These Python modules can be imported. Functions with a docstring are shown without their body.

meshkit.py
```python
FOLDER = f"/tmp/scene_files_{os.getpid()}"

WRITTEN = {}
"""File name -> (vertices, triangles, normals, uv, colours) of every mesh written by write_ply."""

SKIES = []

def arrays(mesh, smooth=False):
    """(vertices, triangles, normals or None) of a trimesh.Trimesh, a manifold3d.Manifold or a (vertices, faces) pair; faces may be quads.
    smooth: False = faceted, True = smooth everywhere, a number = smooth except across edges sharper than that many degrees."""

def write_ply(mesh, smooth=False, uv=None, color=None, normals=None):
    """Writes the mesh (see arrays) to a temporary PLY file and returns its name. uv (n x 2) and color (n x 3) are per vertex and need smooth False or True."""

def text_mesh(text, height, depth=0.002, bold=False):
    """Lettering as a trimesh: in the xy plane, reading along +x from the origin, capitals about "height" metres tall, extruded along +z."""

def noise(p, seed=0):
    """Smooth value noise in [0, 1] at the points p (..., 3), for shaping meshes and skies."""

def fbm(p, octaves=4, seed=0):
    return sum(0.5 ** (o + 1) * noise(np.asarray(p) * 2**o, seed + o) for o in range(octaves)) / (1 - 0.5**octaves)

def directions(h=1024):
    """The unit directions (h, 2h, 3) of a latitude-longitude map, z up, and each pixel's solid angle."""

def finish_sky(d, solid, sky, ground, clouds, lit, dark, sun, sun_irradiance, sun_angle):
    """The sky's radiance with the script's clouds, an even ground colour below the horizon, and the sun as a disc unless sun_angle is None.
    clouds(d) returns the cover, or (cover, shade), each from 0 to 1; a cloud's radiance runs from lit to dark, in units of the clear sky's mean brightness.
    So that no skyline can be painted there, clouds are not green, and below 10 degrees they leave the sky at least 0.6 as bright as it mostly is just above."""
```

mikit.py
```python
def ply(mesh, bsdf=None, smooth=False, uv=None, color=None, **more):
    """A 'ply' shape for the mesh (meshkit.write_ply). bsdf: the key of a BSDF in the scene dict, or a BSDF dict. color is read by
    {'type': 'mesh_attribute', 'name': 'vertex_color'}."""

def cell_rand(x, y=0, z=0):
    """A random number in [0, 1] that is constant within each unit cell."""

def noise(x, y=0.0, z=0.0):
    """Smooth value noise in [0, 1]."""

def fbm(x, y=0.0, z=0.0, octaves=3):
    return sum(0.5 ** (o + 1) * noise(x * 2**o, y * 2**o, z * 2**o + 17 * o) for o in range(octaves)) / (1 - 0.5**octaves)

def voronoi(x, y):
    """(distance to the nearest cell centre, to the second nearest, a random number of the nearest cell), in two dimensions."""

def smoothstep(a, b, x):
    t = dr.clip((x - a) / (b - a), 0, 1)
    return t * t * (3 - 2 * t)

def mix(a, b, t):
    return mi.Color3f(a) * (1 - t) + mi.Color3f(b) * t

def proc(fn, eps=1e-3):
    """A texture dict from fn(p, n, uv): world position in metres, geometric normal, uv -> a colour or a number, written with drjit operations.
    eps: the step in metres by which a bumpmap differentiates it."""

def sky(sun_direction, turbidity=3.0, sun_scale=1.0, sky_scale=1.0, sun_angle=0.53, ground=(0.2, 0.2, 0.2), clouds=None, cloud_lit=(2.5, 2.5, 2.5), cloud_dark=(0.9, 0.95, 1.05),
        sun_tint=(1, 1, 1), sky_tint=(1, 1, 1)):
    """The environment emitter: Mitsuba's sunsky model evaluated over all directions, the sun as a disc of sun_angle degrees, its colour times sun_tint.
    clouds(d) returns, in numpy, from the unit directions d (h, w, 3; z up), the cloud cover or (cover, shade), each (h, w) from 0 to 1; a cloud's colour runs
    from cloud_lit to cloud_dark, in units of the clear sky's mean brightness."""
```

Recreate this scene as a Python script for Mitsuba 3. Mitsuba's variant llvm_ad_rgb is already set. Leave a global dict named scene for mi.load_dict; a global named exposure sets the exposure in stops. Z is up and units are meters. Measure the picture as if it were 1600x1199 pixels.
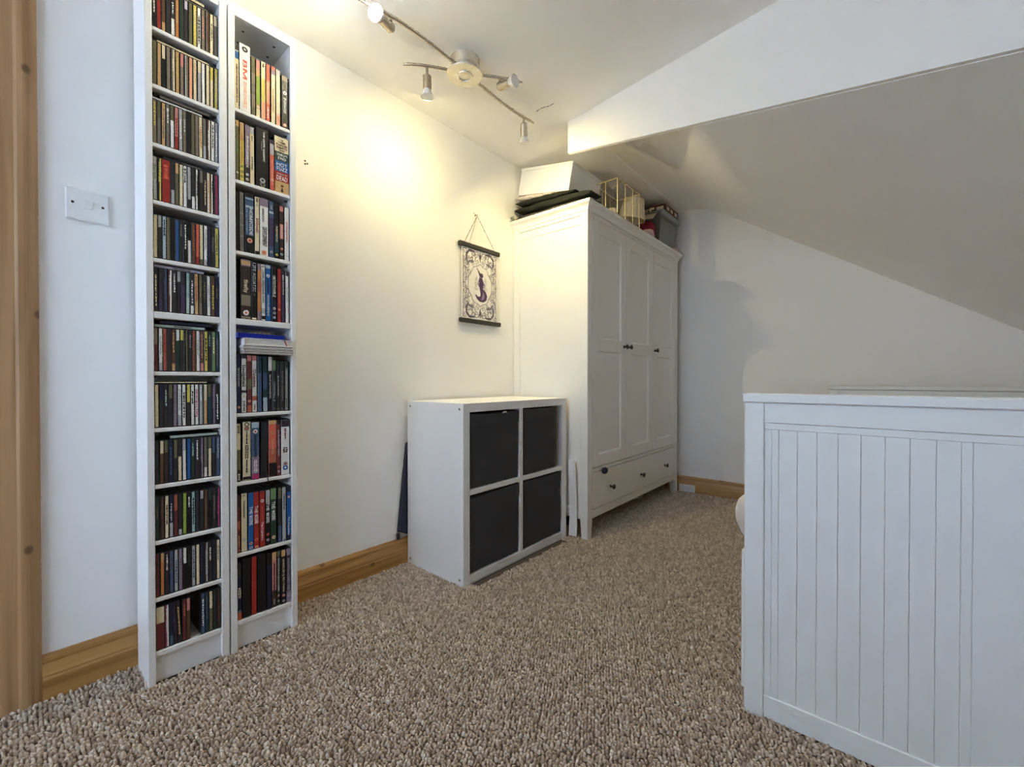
import math, random
import numpy as np, trimesh, mitsuba as mi, drjit as dr
import mikit, meshkit
from mikit import noise, fbm, smoothstep, mix, cell_rand
from shapely.geometry import Polygon, LineString, Point
from shapely import affinity, union_all
T = mi.ScalarTransform4f
scene, labels = {}, {}

# ------------------------------------------------------------------ camera, daylight, exposure
YAW, PIT, FOC = 0.7093, 0.00809, 675.4
CAM = np.array([1.71064, 0.0, 0.85923])
FW = np.array([-math.sin(YAW) * math.cos(PIT), math.cos(YAW) * math.cos(PIT), -math.sin(PIT)])
scene['camera'] = {'type': 'perspective', 'fov': 2 * math.degrees(math.atan(800 / FOC)), 'fov_axis': 'x', 'near_clip': 0.02, 'far_clip': 100.0,
                   'to_world': T().look_at(origin=CAM.tolist(), target=(CAM + FW).tolist(), up=[0, 0, 1])}
scene['daylight'] = {'type': 'constant', 'radiance': {'type': 'rgb', 'value': [5.4, 6.9, 9.2]}}     # overcast sky outside the window behind the camera
LAMP = np.array([1.0, 0.79, 0.33])
GLARE, BEAM, BACK = 2.2, 2.0, 3.1      # glaring bulb's glow, the bulb that lights the wall, the bulb nearest the wardrobe
exposure = -0.95

# ------------------------------------------------------------------ helpers
def srgb(*c):
    c = np.array(c, float) / 255.0
    return np.where(c <= 0.04045, c / 12.92, ((c + 0.055) / 1.055) ** 2.4)
def enc(c):
    c = np.clip(np.asarray(c, float), 0, 0.995)
    return [math.floor(c[0] * 250) + c[1] * 0.97 + 0.012, c[2]]
def dec(p, n, uv):
    r = dr.floor(uv.x)
    return mi.Color3f((r + 0.5) / 250.0, dr.clip((uv.x - r - 0.012) / 0.97, 0, 1), uv.y)
class M:
    """collects pieces, each with a flat colour of its own, into one mesh"""
    def __init__(s): s.v, s.f, s.u, s.n = [], [], [], 0
    def add(s, mesh, col=(0.5, 0.5, 0.5)):
        v = np.asarray(mesh.vertices, float); f = np.asarray(mesh.faces)
        s.v.append(v); s.f.append(f + s.n); s.u.append(np.tile(enc(col), (len(v), 1))); s.n += len(v)
        return s
    def shape(s, bsdf, smooth=False, **k):
        return mikit.ply((np.vstack(s.v), np.vstack(s.f)), bsdf, smooth, uv=np.vstack(s.u), **k)
    def mesh(s): return trimesh.Trimesh(np.vstack(s.v), np.vstack(s.f), process=False)
def box(x0, x1, y0, y1, z0, z1, b=0.0):
    lo, hi = np.array([x0, y0, z0], float), np.array([x1, y1, z1], float)
    lo, hi = np.minimum(lo, hi), np.maximum(lo, hi)
    if b <= 0: return trimesh.creation.box(bounds=[lo, hi])
    b = min(b, 0.49 * float((hi - lo).min()))
    pts = []
    for sx in (0, 1):
        for sy in (0, 1):
            for sz in (0, 1):
                c = np.where([sx, sy, sz], hi, lo); d = np.where([sx, sy, sz], -1, 1) * b
                for k in range(3):
                    q = c + d; q[k] = c[k]; pts.append(q)
    return trimesh.convex.convex_hull(np.array(pts))
def hull(pts): return trimesh.convex.convex_hull(np.asarray(pts, float))
def tube(pts, r, n=8, closed=False):
    pts = np.asarray(pts, float); m = len(pts); r = np.broadcast_to(r, (m,))
    t = np.gradient(pts, axis=0); t /= np.linalg.norm(t, axis=1, keepdims=True) + 1e-12
    u = np.cross(t[0], [0, 0, 1.0]); u = np.cross(t[0], [1.0, 0, 0]) if np.linalg.norm(u) < 1e-3 else u
    V = []
    for i in range(m):
        u = u - t[i] * (u @ t[i]); u /= np.linalg.norm(u); w = np.cross(t[i], u)
        a = np.arange(n) * 2 * math.pi / n
        V.append(pts[i] + r[i] * (np.cos(a)[:, None] * u + np.sin(a)[:, None] * w))
    V = np.vstack(V + [pts[:1], pts[-1:]]); F = []
    for i in range(m - 1):
        for k in range(n):
            a, b, c, d = i * n + k, i * n + (k + 1) % n, (i + 1) * n + (k + 1) % n, (i + 1) * n + k
            F += [[a, b, c], [a, c, d]]
    for k in range(n):
        F += [[m * n, (k + 1) % n, k], [m * n + 1, (m - 1) * n + k, (m - 1) * n + (k + 1) % n]]
    return trimesh.Trimesh(V, F, process=False)
def lathe(prof, n=24, axis=None, at=(0, 0, 0)):
    """prof: (r, h) pairs; axis: direction of h"""
    prof = np.asarray(prof, float); a = np.arange(n) * 2 * math.pi / n; m = len(prof)
    V = np.vstack([np.stack([r * np.cos(a), r * np.sin(a), a * 0 + h], 1) for r, h in prof]); F = []
    for i in range(m - 1):
        for k in range(n):
            p, q, s, t = i * n + k, i * n + (k + 1) % n, (i + 1) * n + (k + 1) % n, (i + 1) * n + k
            F += [[p, q, s], [p, s, t]]
    mesh = trimesh.Trimesh(V, F, process=False)
    if axis is not None: mesh.apply_transform(trimesh.geometry.align_vectors([0, 0, 1], np.asarray(axis, float) / np.linalg.norm(axis)))
    mesh.apply_translation(at); return mesh
def extrude_y(poly_xz, y0, y1):
    """profile in (x, z), swept along y"""
    m = trimesh.creation.extrude_polygon(Polygon(poly_xz), abs(y1 - y0), engine='earcut')
    v = m.vertices.copy(); m.vertices = np.stack([v[:, 0], min(y0, y1) + v[:, 2], v[:, 1]], 1); m.invert(); return m
def extrude_z(poly_xy, z0, z1):
    m = trimesh.creation.extrude_polygon(Polygon(poly_xy), z1 - z0, engine='earcut'); m.apply_translation([0, 0, z0]); return m
def extrude_x(geom_yz, x0, x1):
    """flat shape(s) in (y, z), thickened from x0 to x1"""
    ms = []
    for g in (getattr(geom_yz, 'geoms', None) or [geom_yz]):
        if g.is_empty or g.area < 1e-9: continue
        m = trimesh.creation.extrude_polygon(g, x1 - x0, engine='earcut'); v = m.vertices.copy()
        m.vertices = np.stack([x0 + v[:, 2], v[:, 0], v[:, 1]], 1); ms.append(m)
    return trimesh.util.concatenate(ms)
def key(name):
    k, i = name, 0
    used = set(scene) | {q.split('__')[0] for q in scene} | set(labels)
    while k in used or any(q.startswith(k + '__') for q in (scene if '__' in name else ())):
        i += 1; k = f'{name}_{i:03d}'
    return k
_count = {}
def uniq(name):
    n = _count.get(name, 0); _count[name] = n + 1
    return name if n == 0 else f'{name}_{n:03d}'
def thing(name, label, cat, group=None):
    k = uniq(name); labels[k] = {'label': label, 'category': cat}
    if group: labels[k]['group'] = group
    return k
def put(name, shape, parent=None, label=None, kind=None):
    k = uniq(parent + '__' + name if parent else name); scene[k] = shape
    d = {}
    if label: d['label'] = label
    if kind: d['kind'] = kind
    if d: labels.setdefault(k, {}).update(d)
    return k
def tag(k, label, cat, group=None):
    labels[k] = {'label': label, 'category': cat}
    if group: labels[k]['group'] = group
def struct(name, shape, label=None):
    k = put(name, shape, None, label, 'structure'); return k
def P(mesh, bsdf, smooth=False, **k): return mikit.ply(mesh, bsdf, smooth, **k)
def cat(*m): return trimesh.util.concatenate(list(m))

# ------------------------------------------------------------------ materials
def rgb(c): return {'type': 'rgb', 'value': [float(x) for x in c]}
def two(d): return {'type': 'twosided', 'bsdf': d}
def prin(c, rough=0.5, **k): return two({'type': 'principled', 'base_color': c if isinstance(c, dict) else rgb(c), 'roughness': rough, **k})
def wall_fn(base, amt):
    base = tuple(float(x) for x in base)
    def f(p, n, uv):
        t = fbm(p.x * 3 + p.y * 2.3, p.y * 3, p.z * 3, octaves=2)
        return mi.Color3f(*base) * (1 - amt + 2 * amt * t)
    return f
def bump(fn, scale, inner):
    return {'type': 'bumpmap', 'arbitrary': mikit.proc(fn, eps=0.002), 'scale': scale, 'bsdf': inner}
plaster_bump = lambda p, n, uv: fbm(p.x * 14, p.y * 14, p.z * 14, octaves=3)
scene['m_wall'] = prin(mikit.proc(wall_fn((0.87, 0.86, 0.835), 0.012)), 0.75, specular=0.25)
scene['m_ceiling'] = prin(mikit.proc(wall_fn((0.86, 0.845, 0.815), 0.012)), 0.85, specular=0.2)
scene['m_white'] = prin((0.84, 0.84, 0.83), 0.38, specular=0.45)
scene['m_wardrobe'] = prin((0.82, 0.81, 0.77), 0.42, specular=0.4)
scene['m_bed'] = prin((0.755, 0.765, 0.75), 0.4, specular=0.4)
scene['m_print'] = prin(mikit.proc(dec), 0.4, specular=0.35)
scene['m_matte'] = prin(mikit.proc(dec), 0.8, specular=0.2)
scene['m_blackcase'] = prin((0.012, 0.012, 0.014), 0.3, specular=0.4)
def pine_fn(axis, dark, light):
    def f(p, n, uv):
        a, b, c = (p.z, p.y, p.x) if axis == 'z' else (p.x, p.z, p.y) if axis == 'x' else (p.y, p.z, p.x)
        w = noise(a * 1.6, b * 4, c * 4) * 0.055
        g = noise((b + w) * 62, (c + w) * 62, a * 1.2)
        fine = noise(b * 500, c * 500, a * 9)
        # knots: one here and there
        ca, cb = a / 0.30, b / 0.085
        ka = dr.floor(ca); kb = dr.floor(cb)
        on = cell_rand(ka, kb, 5)
        da = (ca - ka - 0.25 - 0.5 * cell_rand(ka, kb, 1)) * 0.30; db = (cb - kb - 0.3 - 0.4 * cell_rand(ka, kb, 2)) * 0.085
        r = dr.sqrt(dr.square(da * 0.7) + dr.square(db))
        knot = dr.select(on > 0.52, 1 - smoothstep(0.004, 0.011, r), 0.0)
        col = mix(light, dark, smoothstep(0.25, 0.85, g) * 0.75 + 0.2 * fine)
        return mix(col, (0.10, 0.045, 0.018), knot * 0.8)
    return f
scene['m_pine_post'] = prin(mikit.proc(pine_fn('z', (0.30, 0.155, 0.062), (0.47, 0.28, 0.135))), 0.42, specular=0.4)
scene['m_pine_board'] = prin(mikit.proc(pine_fn('y', (0.27, 0.125, 0.030), (0.44, 0.235, 0.072))), 0.36, specular=0.45)
scene['m_pine_far'] = prin(mikit.proc(pine_fn('x', (0.30, 0.15, 0.05), (0.42, 0.23, 0.085))), 0.4)
scene['m_steel'] = two({'type': 'roughconductor', 'material': 'none', 'specular_reflectance': rgb((0.52, 0.46, 0.38)), 'alpha': 0.22})
scene['m_brushed'] = two({'type': 'roughconductor', 'material': 'none', 'specular_reflectance': rgb((0.80, 0.75, 0.66)), 'alpha': 0.3})
scene['m_brass'] = two({'type': 'roughconductor', 'material': 'none', 'specular_reflectance': rgb((0.86, 0.72, 0.42)), 'alpha': 0.18})
scene['m_bulbglass'] = prin((0.72, 0.71, 0.68), 0.12, specular=0.7)
scene['m_bronze'] = prin((0.035, 0.024, 0.018), 0.35, metallic=0.4)
scene['m_pane'] = {'type': 'thindielectric'}
def bin_fn(p, n, uv):
    w = noise(p.y * 900, p.z * 900, p.x * 900)
    c = fbm(p.y * 9, p.z * 9, p.x * 9, octaves=2)
    return mi.Color3f(0.046, 0.045, 0.046) * (0.75 + 0.5 * w) * (0.85 + 0.3 * c)
scene['m_bin'] = prin(mikit.proc(bin_fn), 0.9, specular=0.15, sheen=0.3)
scene['m_tub'] = {'type': 'blendbsdf', 'weight': 0.5, 'a': prin((0.42, 0.42, 0.40), 0.3), 'b': {'type': 'thindielectric'}}
scene['m_pile'] = prin(mikit.proc(dec), 0.95, specular=0.1)
scene['m_floor'] = prin((0.10, 0.08, 0.064), 0.95, specular=0.05)
scene['m_cloth'] = prin(mikit.proc(dec), 0.9, specular=0.15, sheen=0.3)

# ------------------------------------------------------------------ the setting
H, YF, YB, XR = 2.165, 3.40, -1.60, 2.90
struct('floor', P(box(-0.1, XR + 0.1, YB - 0.1, YF + 0.1, -0.05, 0), 'm_floor'))
# looped carpet pile
rng = np.random.default_rng(7)
def pile():
    sx, sy = 0.0098, 0.0086
    gx, gy = np.meshgrid(np.arange(0.0, XR, sx), np.arange(-0.70, YF, sy), indexing='ij')
    gx = gx + np.where((np.round(gy / sy).astype(int) % 2) == 0, 0, sx * 0.5)
    x, y = gx.ravel(), gy.ravel()
    x = x + rng.normal(0, 0.0014, x.shape); y = y + rng.normal(0, 0.0014, y.shape)
    keep = (x > 0.004) & (x < XR - 0.004) & ~((x > 1.47) & (x < 2.30) & (y > 1.27) & (y < 3.24)) & (y < YF - 0.005) & ~((x < 0.44) & (y > 1.26) & (y < 1.93)) & ~((x < 0.16) & (y > 0.27) & (y < 0.62)) & ~((x < 0.3) & (y > 2.1))
    x, y = x[keep], y[keep]; n = len(x)
    L = sx * rng.uniform(0.46, 0.70, n); W = sy * rng.uniform(0.36, 0.54, n); h = rng.uniform(0.0045, 0.0125, n)
    big = meshkit.noise(np.stack([x * 22, y * 22, x * 0], 1), 3); h *= 0.75 + 0.5 * big
    th = rng.normal(0.9, 0.7, n)
    a = np.arange(6) * math.pi / 3
    ring0 = np.stack([np.cos(a) * 1.0, np.sin(a) * 1.0, a * 0 + 0.0], 1); ring1 = np.stack([np.cos(a + 0.5) * 0.72, np.sin(a + 0.5) * 0.72, a * 0 + 0.72], 1)
    base = np.vstack([ring0, ring1, [[0, 0, 1.0]]])
    F = []
    for k in range(6):
        q = (k + 1) % 6
        F += [[k, q, 6 + q], [k, 6 + q, 6 + k], [6 + k, 6 + q, 12]]
    F = np.array(F)
    c, s = np.cos(th)[:, None], np.sin(th)[:, None]
    bx, by = base[None, :, 0] * L[:, None], base[None, :, 1] * W[:, None]
    lean = base[None, :, 2] * (rng.normal(0, 0.0013, n))[:, None]
    V = np.stack([x[:, None] + bx * c - by * s + lean, y[:, None] + bx * s + by * c + lean, base[None, :, 2] * h[:, None] - 0.0004], -1).reshape(-1, 3)
    FF = (F[None] + (np.arange(n) * 13)[:, None, None]).reshape(-1, 3)
    t = rng.random(n)
    pal = np.array([[0.47, 0.375, 0.285], [0.57, 0.475, 0.375], [0.33, 0.245, 0.178], [0.42, 0.32, 0.235], [0.66, 0.57, 0.465]])
    pick = np.searchsorted([0.33, 0.62, 0.78, 0.93], t)
    col = np.minimum(pal[pick] * rng.uniform(0.92, 1.18, (n, 1)), 0.9)
    u = np.array([enc(q) for q in np.round(col, 3)])
    return mikit.ply((V, FF), 'm_pile', True, uv=np.repeat(u, 13, axis=0))
put('pile', pile(), 'floor', 'beige and brown looped carpet pile', 'stuff')

struct('wall_left', P(box(-0.12, 0, YB - 0.1, YF + 0.12, 0, H + 0.03), 'm_wall'))
struct('wall_far', P(extrude_y([(-0.12, 0), (XR + 0.1, 0), (XR + 0.1, 0.70), (0.70, 2.20), (-0.12, 2.20)], YF, YF + 0.12), 'm_wall'))
struct('wall_right', P(box(XR, XR + 0.1, YB - 0.1, YF + 0.12, 0, 2.3), 'm_wall'))
# back wall with the window the daylight comes through (behind the camera)
WX0, WX1, WZ0, WZ1 = 0.25, 2.05, 0.45, 2.05
struct('wall_back', P(cat(box(-0.12, WX0, YB - 0.1, YB, 0, 2.3), box(WX1, XR + 0.1, YB - 0.1, YB, 0, 2.3), box(WX0, WX1, YB - 0.1, YB, 0, WZ0), box(WX0, WX1, YB - 0.1, YB, WZ1, 2.3)), 'm_wall'))
fr = [box(x, x + 0.05, YB - 0.09, YB - 0.03, WZ0, WZ1, 0.004) for x in (WX0, (WX0 + WX1) / 2 - 0.025, WX1 - 0.05)] + [box(WX0, WX1, YB - 0.09, YB - 0.03, z, z + 0.05, 0.004) for z in (WZ0, WZ1 - 0.05)]
struct('window_1', P(cat(*fr), 'm_white'))
# flat ceiling: the strip along the left wall, and the dormer ceiling right of the crease
XC = 0.527
chk = lambda x: 1.848 - 0.13 * (x - 0.497)      # plan line of the dormer cheek
struct('ceiling', P(cat(box(-0.1, XC, YB - 0.1, YF + 0.1, H, H + 0.08), extrude_z([(XC, YB - 0.1), (XR + 0.1, YB - 0.1), (XR + 0.1, chk(XR + 0.1) + 0.05), (XC, chk(XC) + 0.05)], H - 0.004, H + 0.08)), 'm_ceiling'))
# dormer cheek: an upright face whose lower edge falls to the right, with a narrow underside
xs = np.linspace(0.497, XR + 0.05, 25)
zu = lambda x: 2.004 - 0.2128 * (x - 0.497)
def prism(xs, f):
    """solid between front/back plan lines and a lower edge"""
    V, F = [], []
    for x in xs:
        y0 = chk(x); z = zu(x); y1 = y0 + 0.018
        V += [[x, y0, z], [x, y0, H], [x, y1, H], [x, y1, z]]
    for i in range(len(xs) - 1):
        for k in range(4):
            a, b, c, d = 4 * i + k, 4 * i + (k + 1) % 4, 4 * i + 4 + (k + 1) % 4, 4 * i + 4 + k
            F += [[a, b, c], [a, c, d]]
    m = 4 * (len(xs) - 1)
    F += [[0, 2, 1], [0, 3, 2], [m, m + 1, m + 2], [m, m + 2, m + 3]]
    return trimesh.Trimesh(V, F, process=False)
struct('wall_dormer', P(prism(xs, zu), 'm_wall'))
# sloping ceiling from the cheek to the far wall
def slope():
    X = np.linspace(XC, XR + 0.05, 60); S = np.linspace(0, 1, 40); V, F = [], []
    zs = lambda x: np.minimum(H, 2.634 - 0.6754 * x)
    def soft(a, b, k=0.05): return 0.5 * (a + b + np.sqrt((a - b) ** 2 + k * k))
    def softmin(a, b, k=0.06): return 0.5 * (a + b - np.sqrt((a - b) ** 2 + k * k))
    lin = 2.634 - 0.6754 * X
    far = softmin(np.full_like(X, H), lin); far[0] = H - 0.001
    front = np.maximum(far, zu(X) - 0.0005)
    for i, x in enumerate(X):
        y0 = chk(x) + 0.017
        for s in S:
            V.append([x, y0 + (YF + 0.01 - y0) * s, front[i] * (1 - s) + far[i] * s])
    n = len(S)
    for i in range(len(X) - 1):
        for k in range(n - 1):
            a, b, c, d = i * n + k, i * n + k + 1, (i + 1) * n + k + 1, (i + 1) * n + k
            F += [[a, b, c], [a, c, d]]
    return trimesh.Trimesh(V, F, process=False)
sl = slope(); up = sl.copy(); up.apply_translation([0, 0, 0.02]); up.invert()
struct('ceiling', P(cat(sl), 'm_ceiling', True))
# hairline cracks in the ceiling and a few plug holes in the wall
def strip2(pts, w, plane, at):
    g = LineString(pts).buffer(w / 2, cap_style=2)
    return extrude_x(g, at, at + 0.0004) if plane == 'x' else extrude_z(list(g.exterior.coords), at - 0.0004, at)
put('crack', P(strip2([(0.424, 1.680), (0.452, 1.674), (0.474, 1.677), (0.498, 1.687), (0.524, 1.684)], 0.0028, 'z', H), 'm_bronze'), 'ceiling', 'hairline crack')
for (y, z) in ((0.757, 1.712), (0.766, 1.705), (0.757, 1.700), (1.672, 1.775), (1.683, 1.771), (1.68, 1.764)):
    put('plug_hole', P(lathe([(0.0, 0.0008), (0.0032, 0.0008), (0.0036, 0)], 8, (1, 0, 0), (0, y, z)), 'm_bronze'), 'wall_left', 'small plug hole')

# pine skirting and door surround
sk = [(0, 0), (0.022, 0), (0.022, 0.058), (0.019, 0.064), (0.0195, 0.068), (0.017, 0.075), (0.012, 0.097), (0.0135, 0.104), (0.0125, 0.112), (0.008, 0.118), (0, 0.120)]
struct('baseboard_left', P(cat(extrude_y(sk, 0.054, 0.249), extrude_y(sk, 0.644, YF)), 'm_pine_board'), 'varnished pine skirting board with a beaded edge')
def swing(poly, x0, x1):
    m = extrude_y(poly, x0, x1); v = m.vertices.copy()
    m.vertices = np.stack([v[:, 1], YF - v[:, 0], v[:, 2]], 1); m.invert(); return m
struct('baseboard_far', P(swing(sk, 0.02, XR), 'm_pine_far'), 'varnished pine skirting board along the far wall')
arch = [(0, -0.022), (0.016, -0.022), (0.018, -0.016), (0.018, 0.012), (0.0225, 0.018), (0.0235, 0.028), (0.0225, 0.034), (0.0185, 0.040), (0.0175, 0.048), (0.014, 0.054), (0, 0.054)]
def upright(poly_xy, z0, z1): return extrude_z(poly_xy, z0, z1)
struct('trim_1', P(upright(arch, 0, 2.11), 'm_pine_post'), 'varnished pine door architrave with knots')
struct('door_1', P(cat(box(0.002, 0.012, -0.84, -0.028, 0.005, 2.05, 0.002), box(0.012, 0.016, -0.74, -0.13, 0.25, 0.95, 0.003), box(0.012, 0.016, -0.74, -0.13, 1.1, 1.9, 0.003)), 'm_pine_post'), 'pine door')

# light switch and double socket
sw = thing('light_switch', 'white single light switch plate on wall beside pine door frame', 'light switch')
put('plate', P(box(0, 0.0095, 0.104, 0.1935, 1.304, 1.3925, 0.003), 'm_white'), sw)
put('rocker', P(hull([[0.0093, 0.1415, 1.3405], [0.0093, 0.1575, 1.3405], [0.0093, 0.1415, 1.365], [0.0093, 0.1575, 1.365], [0.0135, 0.1415, 1.3645], [0.0135, 0.1575, 1.3645], [0.0108, 0.1415, 1.341], [0.0108, 0.1575, 1.341]]), 'm_white'), sw)
for y in (0.1185, 0.1795):
    put('screw', P(lathe([(0.0, 0.0004), (0.0028, 0.0004), (0.0033, 0)], 12, (1, 0, 0), (0.0095, y, 1.3525)), 'm_bronze'), sw, 'dark screw head')
so = thing('wall_socket', 'white double power socket on far skirting board beside the wardrobe foot', 'socket')
YS = YF - 0.022
put('plate', P(box(0.515, 0.638, YS - 0.010, YS, 0.003, 0.060, 0.003), 'm_white'), so)
mm = M()
for cx in (0.547, 0.606):
    for dx, dz in ((0, 0.014), (-0.009, -0.006), (0.009, -0.006)):
        mm.add(box(cx + dx - 0.0025, cx + dx + 0.0025, YS - 0.0104, YS - 0.0098, 0.030 + dz - 0.002, 0.030 + dz + 0.002), (0.02, 0.02, 0.02))
put('pin_holes', mm.shape('m_print'), so, 'dark pin holes')
for cx in (0.533, 0.592): put('rocker', P(box(cx - 0.004, cx + 0.004, YS - 0.0125, YS - 0.0098, 0.042, 0.053, 0.001), 'm_white'), so)

# ------------------------------------------------------------------ the two media towers
D = 0.174
LZ = [1.842, 1.683, 1.520, 1.361, 1.200, 1.051, 0.883, 0.724, 0.565, 0.407, 0.247, 0.096]     # tops of the shelves, left tower
RZ = [1.712, 1.489, 1.266, 1.053, 0.754, 0.536, 0.310, 0.097]
def tower(label, y0, y1, i0, i1, zs, fixed):
    t = thing('media_tower', label, 'shelving tower')
    sp = lambda a, b: P(cat(box(0.022, D, a, b, 0.125, 2.02, 0.0012), box(0.024, D, a, b, 0, 0.13, 0.0012)), 'm_white')
    put('side_panel', sp(y0, i0), t); put('side_panel', sp(i1, y1), t)
    put('back_panel', P(box(0.022, 0.026, i0 - 0.004, i1 + 0.004, 0.05, 2.015), 'm_white'), t)
    put('top_panel', P(box(0.024, D - 0.001, i0, i1, 1.997, 2.018, 0.001), 'm_white'), t)
    put('plinth', P(box(0.026, D - 0.016, i0, i1, 0.004, 0.082, 0.001), 'm_white'), t)
    for k, z in enumerate(zs):
        th = 0.019 if k == fixed else 0.0145 if k == len(zs) - 1 else 0.0115
        put('shelf', P(box(0.026, D - 0.003 if k != fixed else D - 0.001, i0, i1, z - th, z, 0.0015), 'm_white'), t)
        if k not in (fixed, len(zs) - 1):
            for y in (i0 + 0.003, i1 - 0.003):
                put('shelf_pin', P(lathe([(0, 0.006), (0.0025, 0.006), (0.0025, -0.006), (0, -0.006)], 8, (0, 1, 0), (D - 0.03, y, z - th - 0.0025)), 'm_bronze'), t, 'dark shelf pin')
    return t
TL = tower('tall narrow white media tower packed with CDs, nearest the door', 0.2475, 0.4435, 0.264, 0.4235, LZ, 5)
TR = tower('tall narrow white media tower of boxed DVDs, right beside the CD tower', 0.4475, 0.6490, 0.4655, 0.6310, RZ, 3)
for (x, y) in ((0.119, 0.506), (0.054, 0.511), (0.125, 0.598), (0.060, 0.602)):
    put('cam_hole', P(lathe([(0, -0.0006), (0.0042, -0.0006), (0.0046, 0)], 12, None, (x, y, 1.997)), 'm_bronze'), TR, 'dark fixing hole')

COL = dict(black=(14, 13, 14), charcoal=(44, 42, 42), grey=(112, 106, 98), taupe=(128, 115, 98), brown=(92, 60, 42), darkbrown=(56, 40, 34), tan=(196, 158, 108), cream=(222, 208, 172), white=(232, 230, 226),
           red=(150, 42, 36), coral=(206, 96, 74), orange=(186, 120, 66), salmon=(222, 160, 128), pink=(196, 128, 120), yellow=(206, 190, 92), green=(104, 132, 86), lime=(142, 162, 62), olive=(98, 94, 66),
           darkgreen=(38, 56, 46), teal=(34, 60, 68), aqua=(140, 172, 170), blue=(24, 84, 146), slate=(66, 84, 112), navy=(24, 30, 56), purple=(66, 54, 82), plum=(50, 36, 48), magenta=(168, 48, 92), maroon=(98, 40, 40), rose=(140, 62, 84), terracotta=(164, 88, 64),
           silver=(168, 168, 168), mint=(184, 202, 192), paleblue=(170, 186, 198), lavender=(190, 182, 204), mauve=(134, 116, 132))
C = {k: srgb(*v) for k, v in COL.items()}
WORD = dict(darkbrown='dark brown', darkgreen='dark green', paleblue='pale blue')
ORD = ['first', 'second', 'third', 'fourth', 'fifth', 'sixth', 'seventh', 'eighth', 'ninth', 'tenth', 'eleventh', 'twelfth', 'thirteenth', 'fourteenth', 'fifteenth', 'sixteenth']
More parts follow.
